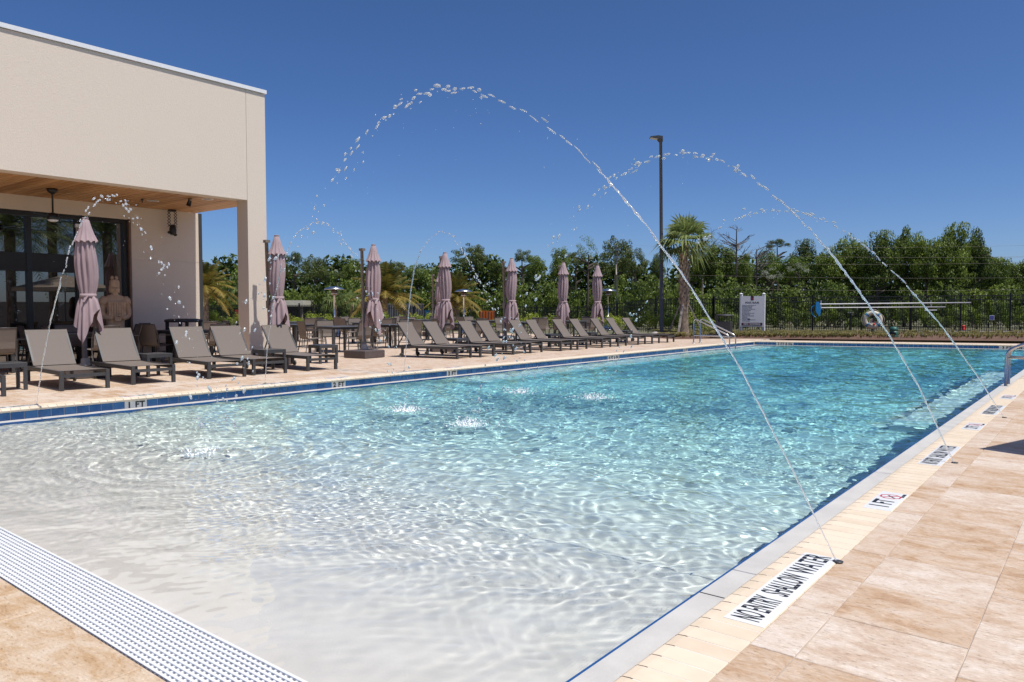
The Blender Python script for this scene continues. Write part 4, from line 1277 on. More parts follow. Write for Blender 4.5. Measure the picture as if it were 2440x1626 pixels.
def tree(name, label, cat, u, vtop, hw, d, kind, squash=1.0, group=None, vbot=None, z0=-.03):
    """tree whose top stands at (u, vtop) of the photograph, half as wide as hw there, d metres deep"""
    rx, rz = CDIM[kind]
    W = hw * d / F_PX
    ztop = CAM_H + (735 - vtop) * d / F_PX
    x, y = gxy(u, d)
    sx = W / rx
    H = W / rx * rz * squash
    if vbot is not None: H = (ztop - (CAM_H + (735 - vbot) * d / F_PX)) / 2
    cnt[kind] = cnt.get(kind, 0) + 1
    i = cnt[kind]
    if label in used_labels: label += ', farther right'
    if label in used_labels: label += ' still'
    used_labels.add(label)
    t_ = thing(name, label, cat, (x, y, z0), rnd.uniform(0, 6.28), group)
    zc = ztop - H - z0
    c_ = inst('crown', CR[kind][i % len(CR[kind])], t_, (0, 0, zc), 0, (sx, sx, H / rz))
    tm_ = HSTEM if kind == 'hedge' else STEM if kind in ('bush', 'darkbush', 'white') else TR[i % 3]
    th = .35 if kind == 'hedge' else 1.6 if kind in ('bush', 'darkbush', 'white') else 5
    hs_ = max(zc - H * .35, zc * .5) / th
    inst('trunk' if th == 5 else 'stem', tm_, t_, (0, 0, 0), 0, (max(sx, .5), max(sx, .5), hs_))
    return t_
# ------------------------------------------------------------------ trees beyond the fence
GT = 'trees in the wood beyond the fence'
TREES = [
    # u, vtop, half width px, depth, kind, squash, label
    (660, 604, 42, 74, 'pine', 1.3, 'pine rising right behind the umbrella by the column'),
    (703, 598, 38, 72, 'pine', 1.35, 'tall dark pine right of the umbrella by the column'),
    (748, 606, 42, 70, 'pine', 1.5, 'broad dark pine with a round right edge left of the first heater'),
    (803, 645, 24, 78, 'pine', .9, 'small round pine standing in the dip above the first heater'),
    (845, 610, 34, 72, 'mid', 1.2, 'leafy tree behind the mast of the exposed-base umbrella'),
    (908, 624, 24, 70, 'oak', 1.2, 'dark tree right behind the exposed-base umbrella'),
    (945, 622, 28, 74, 'pine', 1.1, 'flat topped pine touched by a thin water jet'),
    (1000, 627, 44, 68, 'mid', 1.1, 'wide rounded green tree left of the third closed umbrella'),
    (1120, 580, 50, 70, 'pine', 1.1, 'big umbrella shaped pine between the third and fourth umbrellas'),
    (1050, 640, 36, 70, 'oak', 1.1, 'dark rounded tree behind the third closed umbrella'),
    (1186, 614, 30, 72, 'oak', 1.2, 'dark tree left of the fourth closed umbrella'),
    (1245, 594, 26, 74, 'pine', 1.2, 'greyish pine above the fourth closed umbrella'),
    (1278, 598, 32, 68, 'mid', 1.3, 'bright green tree right of the fourth closed umbrella'),
    (1334, 582, 30, 70, 'mid', 1.1, 'rounded leafy tree above the fifth closed umbrella'),
    (1372, 598, 30, 72, 'pine', 1.2, 'pine between the fifth umbrella and the thin tall tree'),
    (1400, 556, 30, 62, 'open', 1.4, 'thin tall tree with gaps through its open crown'),
    (1465, 561, 52, 70, 'pine', 1.8, 'spreading pine behind the grey utility pole'),
    (1512, 590, 38, 68, 'pine', 1.6, 'lower right limb crown of the pine group left of the lamp post'),
    (1565, 600, 26, 66, 'oak', 1.5, 'dark leafy tree directly behind the lamp post'),
    (1648, 592, 40, 58, 'oak', 1.3, 'dark leafy tree behind the cabbage palm'),
    (1712, 570, 54, 56, 'oak', 1.25, 'broad dark tree right of the cabbage palm'),
    (1772, 602, 28, 60, 'mid', 1.3, 'olive tree right below the bare tree'),
    (1826, 582, 36, 64, 'light', 1.1, 'bright yellow green tree above the pool rules sign'),
    (1852, 569, 30, 70, 'pine', .8, 'dark pine top behind the bright yellow green tree'),
    (1910, 567, 40, 68, 'oak', .9, 'rounded tree top left of the big dark oak'),
    (1880, 600, 52, 60, 'light', 1.1, 'broad bright green tree left of the big dark oak'),
    (1975, 585, 44, 52, 'oak', 1.2, 'left shoulder tree of the big dark oaks'),
    (2030, 550, 56, 52, 'oak', 1.15, 'big dark oak above the blue rescue hook'),
    (2090, 545, 52, 50, 'oak', 1.3, 'big dark oak above the life ring'),
    (2155, 536, 50, 52, 'oak', 1.3, 'tall oak right of the life ring'),
    (2205, 545, 48, 50, 'oak', 1.4, 'lighter oak between the two tallest oaks'),
    (2262, 524, 58, 50, 'oak', 1.2, 'tallest oak on the right side'),
    (2320, 540, 44, 51, 'oak', 1.3, 'right shoulder tree of the tallest oak'),
    (2372, 600, 40, 52, 'mid', 1.2, 'lower leafy tree right of the tallest oak'),
    (2425, 612, 50, 58, 'oak', 1.0, 'dark tree at the right edge of the photo'),
    (2500, 600, 60, 58, 'oak', 1.1, 'dark tree just past the right edge'),
    (570, 657, 26, 80, 'oak', .9, 'dark rounded tree seen between porch wall and column'),
    (610, 665, 40, 78, 'mid', .9, 'low tree behind the stucco column'),
    (530, 668, 30, 84, 'pine', .8, 'distant tree right of the yellowing date palm'),
]
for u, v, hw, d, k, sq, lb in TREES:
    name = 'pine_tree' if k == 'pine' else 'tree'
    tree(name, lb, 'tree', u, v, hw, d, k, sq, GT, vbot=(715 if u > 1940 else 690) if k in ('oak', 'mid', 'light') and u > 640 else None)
LM = [(490, 'the porch wall corner'), (530, 'the yellow date palm'), (590, 'the stucco column'), (664, 'the umbrella by the column'), (797, 'the first patio heater'), (891, 'the exposed-base umbrella'), (985, 'the middle gap between umbrellas'), (1063, 'the third umbrella'), (1135, 'the second patio heater'), (1220, 'the fourth umbrella'), (1342, 'the fifth umbrella'), (1423, 'the last umbrella'), (1500, 'the far end lounger'), (1577, 'the lamp post'), (1640, 'the cabbage palm'), (1726, 'the charcoal bin'), (1795, 'the pool rules sign'), (1870, 'the first post past the sign'), (1945, 'the blue rescue hook'), (2020, 'the tap post'), (2080, 'the life ring'), (2140, 'the garden speaker'), (2218, 'the pole bracket'), (2295, 'the red hydrant'), (2363, 'the blue plate'), (2440, 'the right edge of the photo')]
seen = {}
def where(u):
    k = min(range(len(LM)), key=lambda i: abs(LM[i][0] - u))
    c = LM[k][0]
    s = 'behind ' if abs(u - c) < 16 else 'just left of ' if u < c else 'just right of '
    return s + LM[k][1]
# pale flowering shrubs and overgrown undergrowth filling the wood's edge
UND = [
    (1838, 632, 34, 57, 'white', 'white blossoming shrub above the pool rules sign'), (1902, 622, 28, 57, 'white', 'white blossoming shrub left of the big dark oak'),
]
for u, v, hw, d, k, lb in UND: tree('flowering_shrub', lb, 'shrub', u, v, hw, d, k, .8, 'white blossoming shrubs')
u = 470
i = 0
while u < 2560:
    d = 62 if u < 1500 else 50
    k = ('bush', 'darkbush', 'bush', 'bush', 'darkbush')[i % 5]
    if u > 1950: k = 'darkbush' if i % 3 else 'bush'
    tree('overgrown_bush', ('dark' if k == 'darkbush' else 'green') + ' wood edge bush ' + where(u), 'bush', u, 655 + rnd.uniform(-14, 22), 52 if u < 1500 else 60, d + rnd.uniform(-3, 4), k, 1, 'bushes at the foot of the wood', vbot=800)
    u += 46; i += 1
i = 0
u = 1600
while u < 2540:
    tree('low_bush', 'low ' + ('green', 'dark', 'dark')[i % 3] + ' bush at the fence ' + where(u), 'bush', u, 722 + rnd.uniform(-22, 22), 34, 45.5 + rnd.uniform(-1, 1.5), ('bush', 'darkbush', 'darkbush')[i % 3], 1, 'low bushes behind the black fence', vbot=800)
    u += 52; i += 1
# dense far wood behind the single trees
r = np.random.default_rng(5)
P, N = [], []
for u in range(380, 2700, 22):
    vt = 640 + 14 * math.sin(u * .021) + 10 * math.sin(u * .053)
    d = 95 if u < 1560 else 80
    c0 = at(u, d)
    zt = CAM_H + (735 - vt) * d / F_PX
    for z in np.arange(.4, zt, 1.1):
        p, dd = ell_pts(80, (c0.x, c0.y, z), (1.5, 1.5, 1.0), r, .3)
        P.append(p); N.append(dd)
V, Fq, T = leaf_cloud(np.concatenate(P), np.concatenate(N), .62, 77)
o = bpy.data.objects.new('far_wood', np_mesh('far_wood', V, Fq, M['leaf_oak'], False, T * .8)); C.objects.link(o)
tag(o, 'dense dark far wood closing the gaps behind the single trees', 'wood', kind='stuff')

# bare dead trees
for i, (u, v, d, lb) in enumerate([(1752, 541, 60, 'bare dead tree with a rounded twiggy top'), (1672, 552, 64, 'bare dead tree partly behind the cabbage palm'), (1800, 590, 62, 'leaning bare dead tree left of the bright green tree')]):
    H = CAM_H + (735 - v) * d / F_PX
    x, y = gxy(u, d)
    t_ = thing('bare_tree', lb, 'tree', (x, y, -.03), 0, 'bare dead trees')
    rr = random.Random(50 + i); mb = MB()
    mb.tube([(0, 0, 0), (.05, 0, H * .5), (.0, .05, H * .98)], [.13, .10, .03], 6)
    o_ = mb.build('trunk', M['deadwood'], None); o_.parent = t_
    mb = MB()
    for k in range(26):
        z0 = H * rr.uniform(.55, .97); a = rr.uniform(0, 6.28); L = rr.uniform(.7, 1.9) * (1.25 - z0 / H * .6)
        p0 = Vector((0, 0, z0)); p1 = p0 + Vector((math.cos(a) * L * .55, math.sin(a) * L * .55, L * .25)); p2 = p0 + Vector((math.cos(a + .15) * L, math.sin(a + .15) * L, L * rr.uniform(.35, .7)))
        mb.tube([p0, p1, p2], [.035, .028, .014], 4)
        for q in range(7):
            s0 = p1.lerp(p2, rr.uniform(-.3, 1)); b = a + rr.uniform(-1.2, 1.2); l2 = L * rr.uniform(.2, .45)
            mb.tube([s0, s0 + Vector((math.cos(b) * l2, math.sin(b) * l2, l2 * rr.uniform(0, 1.0)))], [.016, .010], 3)
    o_ = mb.build('crown', M['deadwood'], None); o_.parent = t_

# ------------------------------------------------------------------ palms
def frond_pinnate(mbV, mbF, T, base, a, elev, L, droop, rr, tint, nl=26, lw=.035, ll=.5):
    """feather frond: arching rachis with leaflets both sides"""
    d = Vector((math.cos(a), math.sin(a), 0)); side = Vector((-d.y, d.x, 0))
    prev = None
    for i in range(nl):
        t = (i + 1) / nl
        p = Vector(base) + d * (L * t * math.cos(elev) * (1 - .18 * t)) + Vector((0, 0, L * t * math.sin(elev) - droop * L * t * t))
        if prev is not None:
            n = len(mbV); w = side * .018 * (1 - t) + side * .004
            mbV += [prev - w, prev + w, p + w, p - w]; mbF.append((n, n + 1, n + 2, n + 3)); T.append(tint)
            tang = (p - prev).normalized()
            for s_ in (-1, 1):
                l = ll * math.sin(PI * min(1, .12 + t * .86)) * rr.uniform(.85, 1.1) + .05
                e = p + side * s_ * l * .72 + tang * l * .55 + Vector((0, 0, -l * rr.uniform(.1, .45)))
                n = len(mbV)
                mbV += [p - tang * lw, p + tang * lw, e + tang * .006, e - tang * .006]; mbF.append((n, n + 1, n + 2, n + 3)); T.append(min(1, max(0, tint + rr.uniform(-.12, .12))))
        prev = p
def date_palm_mesh(seed, nf, L, mat):
    rr = random.Random(seed); V, F_, T = [], [], []
    for k in range(nf):
        q = k / nf
        el = R(80 - 95 * q + rr.uniform(-8, 8))
        frond_pinnate(V, F_, T, (rr.uniform(-.08, .08), rr.uniform(-.08, .08), rr.uniform(-.1, .15)), k * 2.4 + rr.uniform(-.2, .2), el, L * rr.uniform(.85, 1.1), .30 + .18 * q, rr, min(1, .12 + .95 * q ** 1.2 + rr.uniform(-.08, .08)))
    return np_mesh('crown', np.array([tuple(v) for v in V]), np.array(F_), mat, False, T)
dpm = [date_palm_mesh(3, 44, 2.5, M['leaf_date']), date_palm_mesh(9, 44, 2.5, M['leaf_date'])]
dtr = MB(); dtr.lathe([(.26, 0), (.22, .3), (.21, 1.2), (.24, 1.6), (.20, 1.75)], 12)
dtr_me = dtr.mesh('trunk', M['palm_trunk'])
for i, (u, vc, d, sc, lb) in enumerate([(488, 688, 44, 1.0, 'yellowing date palm seen in the gap left of the column'), (915, 704, 43, 1.15, 'date palm with orange lower fronds right of the exposed-base umbrella'), (1085, 712, 44, .95, 'date palm with orange lower fronds behind the second heater')]):
    x, y = gxy(u, d); zc = CAM_H + (735 - vc) * d / F_PX
    t_ = thing('date_palm', lb, 'palm tree', (x, y, -.03), i * 1.3, 'yellowing date palms by the hedge')
    inst('crown', dpm[i % 2], t_, (0, 0, zc), 0, (sc,) * 3)
    inst('trunk', dtr_me, t_, (0, 0, 0), 0, (1, 1, zc / 1.7))

def fan_leaf(V, F_, T, base, dirv, L, rr, tint, fw_=.62, n=15, droop=.25):
    d = Vector(dirv).normalized()
    side = d.cross(Vector((0, 0, 1)))
    if side.length < .05: side = Vector((1, 0, 0))
    side.normalize(); upn = side.cross(d)
    hub = Vector(base) + d * L * .42
    k = len(V); w = side * .012
    V += [Vector(base) - w, Vector(base) + w, hub + w, hub - w]; F_.append((k, k + 1, k + 2, k + 3)); T.append(.6)
    for i in range(n):
        t = (i / (n - 1) - .5) * 2
        ang = t * 1.75
        dr = d * math.cos(ang) + side * math.sin(ang) + upn * .10 * abs(t)
        l = L * fw_ * (1 - .25 * abs(t)) * rr.uniform(.9, 1.08)
        mid = hub + dr * l * .55
        tip = hub + dr * l + Vector((0, 0, -droop * l * rr.uniform(.5, 1.3)))
        sw = dr.cross(upn).normalized() * .030 * L
        k = len(V)
        V += [hub, mid - sw, tip, mid + sw]; F_.append((k, k + 1, k + 2, k + 3)); T.append(min(1, max(0, tint + rr.uniform(-.2, .2))))
def fan_palm_mesh(seed, nf, L, lo, mat, name='crown', droop=.3):
    rr = random.Random(seed); V, F_, T = [], [], []
    for k in range(nf):
        q = k / nf
        el = R(86 - (86 - lo) * q + rr.uniform(-9, 9)); a = k * 2.4 + rr.uniform(-.3, .3)
        fan_leaf(V, F_, T, (0, 0, 0), (math.cos(a) * math.cos(el), math.sin(a) * math.cos(el), math.sin(el)), L * rr.uniform(.85, 1.1), rr, .62 - .35 * q, droop=droop + .5 * q)
    return np_mesh(name, np.array([tuple(v) for v in V]), np.array(F_), mat, False, T)
# the cabbage palm by the lamp post
d = 33.2; x, y = gxy(1630, d)
cp = thing('cabbage_palm', 'cabbage palm with a bristly trunk held by timber props beside the lamp post', 'palm tree', (x, y, -.03))
zc = CAM_H + (735 - 582) * d / F_PX
c_ = inst('crown', fan_palm_mesh(4, 34, 1.55, -34, M['leaf_palm'], droop=.18), cp, (.02, 0, zc))
mb = MB(); mb.lathe([(.30, 0), (.25, .15), (.20, .5), (.19, 1.2), (.20, 1.9), (.19, zc - .3), (.12, zc + .1)], 14)
o = mb.build('trunk', M['palm_trunk'], None); o.parent = cp
rr = random.Random(12); mb = MB()
for k in range(130):        # cut leaf bases
    z = 1.35 + (zc - 1.45) * k / 130; a = k * 2.4
    dv = Vector((math.cos(a), math.sin(a), 0)); sd = Vector((-dv.y, dv.x, 0))
    p0 = dv * .17 + Vector((0, 0, z)); p1 = p0 + dv * rr.uniform(.04, .10) + Vector((0, 0, rr.uniform(.16, .28))) + sd * rr.uniform(-.06, .06)
    mb.plate([p0 - sd * .055, p0 + sd * .055, p1 + sd * .022, p1 - sd * .022], dv, .02)
o = mb.build('leaf_bases', M['boot'], None); o.parent = cp; o['kind'] = 'stuff'
pr = thing('palm_props', 'grey timber props leaning against the cabbage palm', 'timber props', (x, y, -.03))
for dx, dy in ((-.70, -.25), (.85, .35), (.1, -.8)):
    mb = MB(); mb.bar((dx, dy, .0), (dx * .22, dy * .22, 1.45), .09, .05)
    o = mb.build('prop', M['prop_wood'], None); o.parent = pr
# palmetto clumps
pmm = fan_palm_mesh(31, 26, 1.0, 5, M['leaf_palm'], 'fronds', .35)
for i, (u, v, d, sc, lb) in enumerate([(800, 716, 46, 1.2, 'grey green palmetto clump left of the first heater'), (838, 712, 47, 1.0, 'grey green palmetto clump right of the first heater'), (576, 700, 50, 1.3, 'palmetto clump behind the fence left of the column'), (600, 690, 54, 1.2, 'taller palmetto at the column edge')]):
    x, y = gxy(u, d); z = CAM_H + (735 - v) * d / F_PX
    t_ = thing('palmetto', lb, 'palmetto', (x, y, -.03), i, 'palmettos beyond the fence')
    inst('fronds', pmm, t_, (0, 0, z - .35), 0, (sc,) * 3)
    inst('stem', dtr_me, t_, (0, 0, 0), 0, (.4, .4, max(.2, (z - .3) / 1.7)))

# ------------------------------------------------------------------ hedge of young shrubs in front of the fence
HPATH = [(470, 46), (520, 45), (660, 44), (800, 41.5), (1000, 40), (1150, 38.5), (1300, 37), (1400, 36), (1500, 34.6), (1600, 34), (1690, 34.2)]
us = [p[0] for p in HPATH]; dsx = [p[1] for p in HPATH]
u = 476.0
HL = [(0, 560, 'yellow green hedge shrub seen left of the column'), (560, 900, 'yellow green hedge shrub behind the chairs, first heater side'), (900, 1200, 'yellow green hedge shrub behind the middle umbrellas'), (1200, 1480, 'yellow green hedge shrub behind the far umbrellas'), (1480, 1800, 'yellow green hedge shrub round the lamp post and cabbage palm')]
while u < 1700:
    d = float(np.interp(u, us, dsx))
    lb = next(l for a, b, l in HL if a <= u < b)
    hw = rnd.uniform(22, 29) * 40 / d
    vt = (751 if u < 1400 else 745) + rnd.uniform(-9, 9)
    if not (575 < u < 640): tree('hedge_shrub', ('taller', 'low')[vt > 750] + ' yellow green hedge shrub ' + where(u), 'shrub', u, vt, hw, d + rnd.uniform(-.3, .3), 'hedge', 1, 'yellow green hedge shrubs before the fence', vbot=735 + (CAM_H - .15) * F_PX / d)
    u += hw * 1.45

# grass tufts in the bed
V, F_, T = [], [], []
rr = random.Random(31)
for k in range(1700):
    q = rr.uniform(0, 5.2); i = int(q); t = q - i
    b = rr.uniform(.28, .80) if rr.random() < .8 else rr.uniform(.1, .3)
    p = bed_front[i].lerp(bed_front[i + 1], t).lerp(bed_back[i].lerp(bed_back[i + 1], t), b); p.z = .035
    s = rr.uniform(.10, .20); tn = rr.uniform(.05, .9)
    for j in range(14):
        a = rr.uniform(0, 6.28); e = Vector((math.cos(a), math.sin(a), 0)); w = Vector((-e.y, e.x, 0)) * .010
        m_ = p + e * s * .45 + Vector((0, 0, s)); tp = p + e * s * 1.1 + Vector((0, 0, s * rr.uniform(.5, 1.0)))
        k0 = len(V); V += [p - w, p + w, m_ + w, m_ - w, tp]; F_ += [(k0, k0 + 1, k0 + 2, k0 + 3), (k0 + 3, k0 + 2, k0 + 4, k0 + 4)]; T += [tn, tn]
F4 = np.array(F_)
me = bpy.data.meshes.new('bed_grass')
me.from_pydata([tuple(v) for v in V], [], [f if f[2] != f[3] else f[:3] for f in F_])
a_t = me.attributes.new('tint', 'FLOAT', 'FACE'); a_t.data.foreach_set('value', np.array(T, np.float32)); me.materials.append(M['grass'])
o = bpy.data.objects.new('bed_grass', me); C.objects.link(o)
tag(o, 'yellowish tufts of low grass growing in the mulch bed', 'grass', kind='stuff')

# ------------------------------------------------------------------ fences
def fence(name, label, pts, tops, pickets_as_parts, post_every=2.2, finial=True, z0=-.03):
    p0 = pts[0]
    f = thing(name, label, 'fence', (p0.x, p0.y, z0), 0, 'black metal picket fences')
    L = [0]
    for a, b in zip(pts[:-1], pts[1:]): L.append(L[-1] + (b - a).length)
    def P(s):
        x = np.interp(s, L, [p.x for p in pts]); y = np.interp(s, L, [p.y for p in pts]); z = np.interp(s, L, tops)
        return Vector((x, y, 0)), float(z)
    rl = MB(); s = 0
    n = int(L[-1] / post_every)
    for k in range(n + 1):
        s = L[-1] * k / n
        p, h = P(s)
        mb = MB(); mb.box(p.x - .035, p.x + .035, p.y - .035, p.y + .035, z0, h + .10); mb.box(p.x - .045, p.x + .045, p.y - .045, p.y + .045, h + .10, h + .13); mb.build('post', M['fence'], f)
        if k < n:
            q, h2 = P(L[-1] * (k + 1) / n)
            for dz, a in ((0, 1), (-.20, 1), (None, 0)):
                za, zb = (h + dz, h2 + dz) if a else (.16, .16)
                mb = MB(); mb.bar((p.x, p.y, za), (q.x, q.y, zb), .03, .035); mb.build('rail', M['fence'], f)
    s = .06; alls = MB(); pk = 0
    while s < L[-1]:
        p, h = P(s)
        mb = MB() if pickets_as_parts and pk < 300 else alls
        mb.box(p.x - .011, p.x + .011, p.y - .011, p.y + .011, .05, h)
        if mb is not alls: mb.build('picket', M['fence'], f)
        pk += 1; s += .115
    if alls.v: alls.build('pickets', M['fence'], f)['kind'] = 'stuff'
    return f
fp = [lp(1700, 36.6), lp(1750, 36.5), lp(1842, 36.6), lp(2110, 36.9), lp(2369, 36.9), lp(2760, 37.0)]
ft = [CAM_H + (735 - v) * d / F_PX for v, d in ((713, 36.6), (712, 36.5), (710, 36.6), (707, 36.9), (704, 36.9), (702, 37))]
fence('picket_fence', 'black metal picket fence behind the planting bed and pool rules sign', fp, ft, True)
fp = [lp(470, 52), lp(640, 50), lp(900, 47.5), lp(1100, 45.5), lp(1230, 44), lp(1357, 42), lp(1450, 40), lp(1545, 38), lp(1560, 37.4), lp(1700, 36.6)]
ft = [CAM_H + (735 - v) * d / F_PX for v, d in ((729, 52), (728, 50), (727, 47.5), (727, 45.5), (730, 44), (737, 42), (727, 40), (714, 38), (713, 37.4), (713, 36.6))]
fence('picket_fence', 'black metal picket fence running behind the hedge and umbrellas', fp, ft, False, 2.6)

# pavement strip of pale concrete behind the right fence
a, b_ = lp(1700, 40.5), lp(2800, 39.2)
mb = MB(); mb.plate([(a.x, a.y, -.05), (b_.x, b_.y, -.05), (b_.x, b_.y + 1.3, -.05), (a.x, a.y + 1.3, -.05)], (0, 0, 1), .09)
tag(mb.build('pavement', M['road'], None), 'pale concrete pavement strip behind the black fence', kind='structure')

# ------------------------------------------------------------------ pool rules sign
sx = rt.copy(); sx.z = 0; sx.normalize(); sx = (sx + Vector((-.12, .17, 0)) * 1.2).normalized()
sn = Vector((sx.y, -sx.x, 0))          # towards the pool
pL, pR = lp(1765.5, 35.6), lp(1819.5, 35.2)
sx = (pR - pL).normalized(); sn = Vector((sx.y, -sx.x, 0))
wS = (pR - pL).length
sg = thing('pool_rules_sign', 'white pool rules sign board on two posts at the far end', 'sign', ((pL + pR) / 2)[:])
sc0 = (pL + pR) / 2
zt, zb = CAM_H + (735 - 706) * 35.4 / F_PX, CAM_H + (735 - 778.5) * 35.4 / F_PX
mb = MB()
q = [sc0 + sx * a_ + Vector((0, 0, z_)) for a_, z_ in ((-wS / 2 - .02, zb), (wS / 2 + .02, zb), (wS / 2 + .02, zt), (-wS / 2 - .02, zt))]
mb.plate(q, sn, .03); mb.build('board', M['paper'], sg)
for p in (pL, pR):
    mb = MB(); pp = p - sn * .045
    mb.box(pp.x - .06, pp.x + .06, pp.y - .06, pp.y + .06, 0, zt + .09)
    po = mb.build('post', M['post_white'], sg)
    mb = MB(); mb.lathe([(.10, zt + .09), (.10, zt + .11), (.0, zt + .16)], 4, (pp.x, pp.y, 0), fn=lambda t, r_, z: (r_ * math.cos(t + PI / 4), r_ * math.sin(t + PI / 4), z)); mb.build('post_cap', M['post_white'], po)
def sgp(fx_, fz, off=.032): return sc0 + sx * (wS * fx_) + sn * off + Vector((0, 0, zb + (zt - zb) * fz))
mb = MB(); mb.plate([sgp(-.46, .035, .031), sgp(.46, .035, .031), sgp(.46, .125, .031), sgp(-.46, .125, .031)], sn, .003); mb.build('band', M['maroon'], sg)
text('NO DIVING', .115, M['post_white'], sg, sgp(0, .080, .036), sx, (0, 0, 1), bold=.004, sx=1.12, spacing=1.15)
mb = MB(); mb.plate([sgp(-.065, .865, .031), sgp(.065, .865, .031), sgp(.065, 1.0, .031), sgp(-.065, 1.0, .031)], sn, .003); mb.build('emblem_panel', M['maroon'], sg)
mb = MB()
for a0, a1 in ((-.04, -.018), (-.018, 0), (0, .018), (.018, .04)):
    mb.plate([sgp(a0, .905 if abs(a0) > abs(a1) else .89, .036), sgp(a1, .89 if abs(a0) > abs(a1) else .905, .036), sgp(a1, .915, .036), sgp(a0, .925, .036)], sn, .002)
mb.build('emblem', M['red_ink'], sg)
text('POOL RULES', .105, M['sign_ink'], sg, sgp(0, .785), sx, (0, 0, 1), bold=.003, sx=1.05)
rl_ = ['No lifeguard on duty swim at own risk', 'Shower before entering pool', 'Pool hours dawn until dusk', 'No food or glass in or near the pool', 'No running on the deck', 'No pets in the pool', 'Swim diapers required for toddlers', 'Do not swallow water', 'Children need an adult with them', 'No loud music', 'Bathing load is limited', 'In emergency       call for help at once', 'No entry when closed']
for k, s_ in enumerate(rl_):
    text(s_, .046, M['sign_ink'], sg, sgp(-.44, .70 - .043 * k), sx, (0, 0, 1), align='LEFT', bold=.0008, sx=.86)
mb = MB(); mb.plate([sgp(-.20, .218), sgp(-.07, .218), sgp(-.07, .242), sgp(-.20, .242)], sn, .002); mb.build('black_patch', M['ink'], sg)

# ------------------------------------------------------------------ rescue poles, hook, life ring
d = 36.3
def fpt(u, v, dd=d): return at(u, dd, v)
rp = thing('rescue_poles', 'two long white rescue poles hung along the black fence', 'rescue poles', fpt(2100, 725)[:])
for (u0, v0), (u1, v1), r_ in (((1954, 725.2), (2313, 721.6), .030), ((1957, 733.8), (2253, 732), .026)):
    mb = MB(); mb.tube([fpt(u0, v0), fpt(u1, v1)], r_, 10); mb.build('pole', M['pipe'], rp)
mb = MB()
mb.bar(fpt(1956, 716), fpt(1956, 737), .03); mb.bar(fpt(2218.5, 716), fpt(2218.5, 733), .03); mb.build('bracket', M['pipe'], rp)
mb = MB(); mb.bar(fpt(2203, 739.6), fpt(2232, 739), .06, .05); mb.build('brush_head', M['pipe'], rp)
hk = thing('rescue_hook', 'bright blue paddle shaped skimmer with a looped handle at the pole ends', 'skimmer', fpt(1948, 735)[:])
pl_ = [(1942.5, 724), (1944, 720.5), (1947.5, 719.3), (1951, 720.5), (1953, 725), (1955, 742), (1952.5, 754), (1950.5, 754), (1944.5, 745), (1942.5, 740)]
mb = MB(); mb.plate([fpt(u, v) for u, v in pl_], -fw, .06); mb.build('blade', M['blue_plastic'], hk)
mb = MB(); mb.tube([fpt(1942, 728), fpt(1935, 731), (fpt(1932.5, 739)), fpt(1935, 750), fpt(1944, 757)], .022, 8); mb.build('loop', M['blue_plastic'], hk)
d2 = 34.0
lc = at(2079.5, d2, 762.5)
lr = thing('life_ring', 'cream life ring with blue bands and looped rope on a post', 'life ring', lc[:])
xv, zv = sx, Vector((0, 0, 1))
def ringp(t, rad, off=0): return lc + xv * (rad * math.cos(t)) + zv * (rad * math.sin(t)) + sn * off
RM, Rm = .31, .105
vsr, fsr = [], []
for i in range(40):
    t = 2 * PI * i / 40
    for k in range(10):
        p = 2 * PI * k / 10
        vsr.append(ringp(t, RM + Rm * math.cos(p), Rm * .75 * math.sin(p)))
for i in range(40):
    for k in range(10): fsr.append((i * 10 + k, i * 10 + (k + 1) % 10, ((i + 1) % 40) * 10 + (k + 1) % 10, ((i + 1) % 40) * 10 + k))
mb = MB(); mb.add(vsr, fsr, True); mb.build('ring', M['ring'], lr)
for q in (45, 135, 225, 315):
    mb = MB()
    vv, ff = [], []
    for i in range(3):
        t = R(q - 7 + 7 * i)
        for k in range(10):
            p = 2 * PI * k / 10
            vv.append(ringp(t, RM + (Rm + .006) * math.cos(p), (Rm * .75 + .006) * math.sin(p)))
    for i in range(2):
        for k in range(10): ff.append((i * 10 + k, i * 10 + (k + 1) % 10, (i + 1) * 10 + (k + 1) % 10, (i + 1) * 10 + k))
    mb.add(vv, ff, True); mb.build('band', M['ring_band'], lr)
for q in (45, 135, 225, 315):
    pts = [ringp(R(q + 90 * k / 8), RM + Rm + .055 * math.sin(PI * k / 8) + .002, .02) for k in range(9)]
    mb = MB(); mb.tube(pts, .010, 6); mb.build('rope', M['rope'], lr)
mb = MB()
for k in range(5): mb.tube([ringp(R(90 + 20 * j), .05 + .025 * k, .06 + .01 * k) - zv * .10 for j in range(0, 15)], .012, 5)
mb.build('rope_coil', M['rope'], lr)
mb = MB(); mb.ell(lc - zv * .20 + xv * .06 + sn * .11, .055); mb.build('float', M['red'], lr)
mb = MB(); mb.box(lc.x - .05 - sn.x * .12, lc.x + .05 - sn.x * .12, lc.y - .05 - sn.y * .12, lc.y + .05 - sn.y * .12, 0, lc.z + .2); mb.build('post', M['fence'], lr)

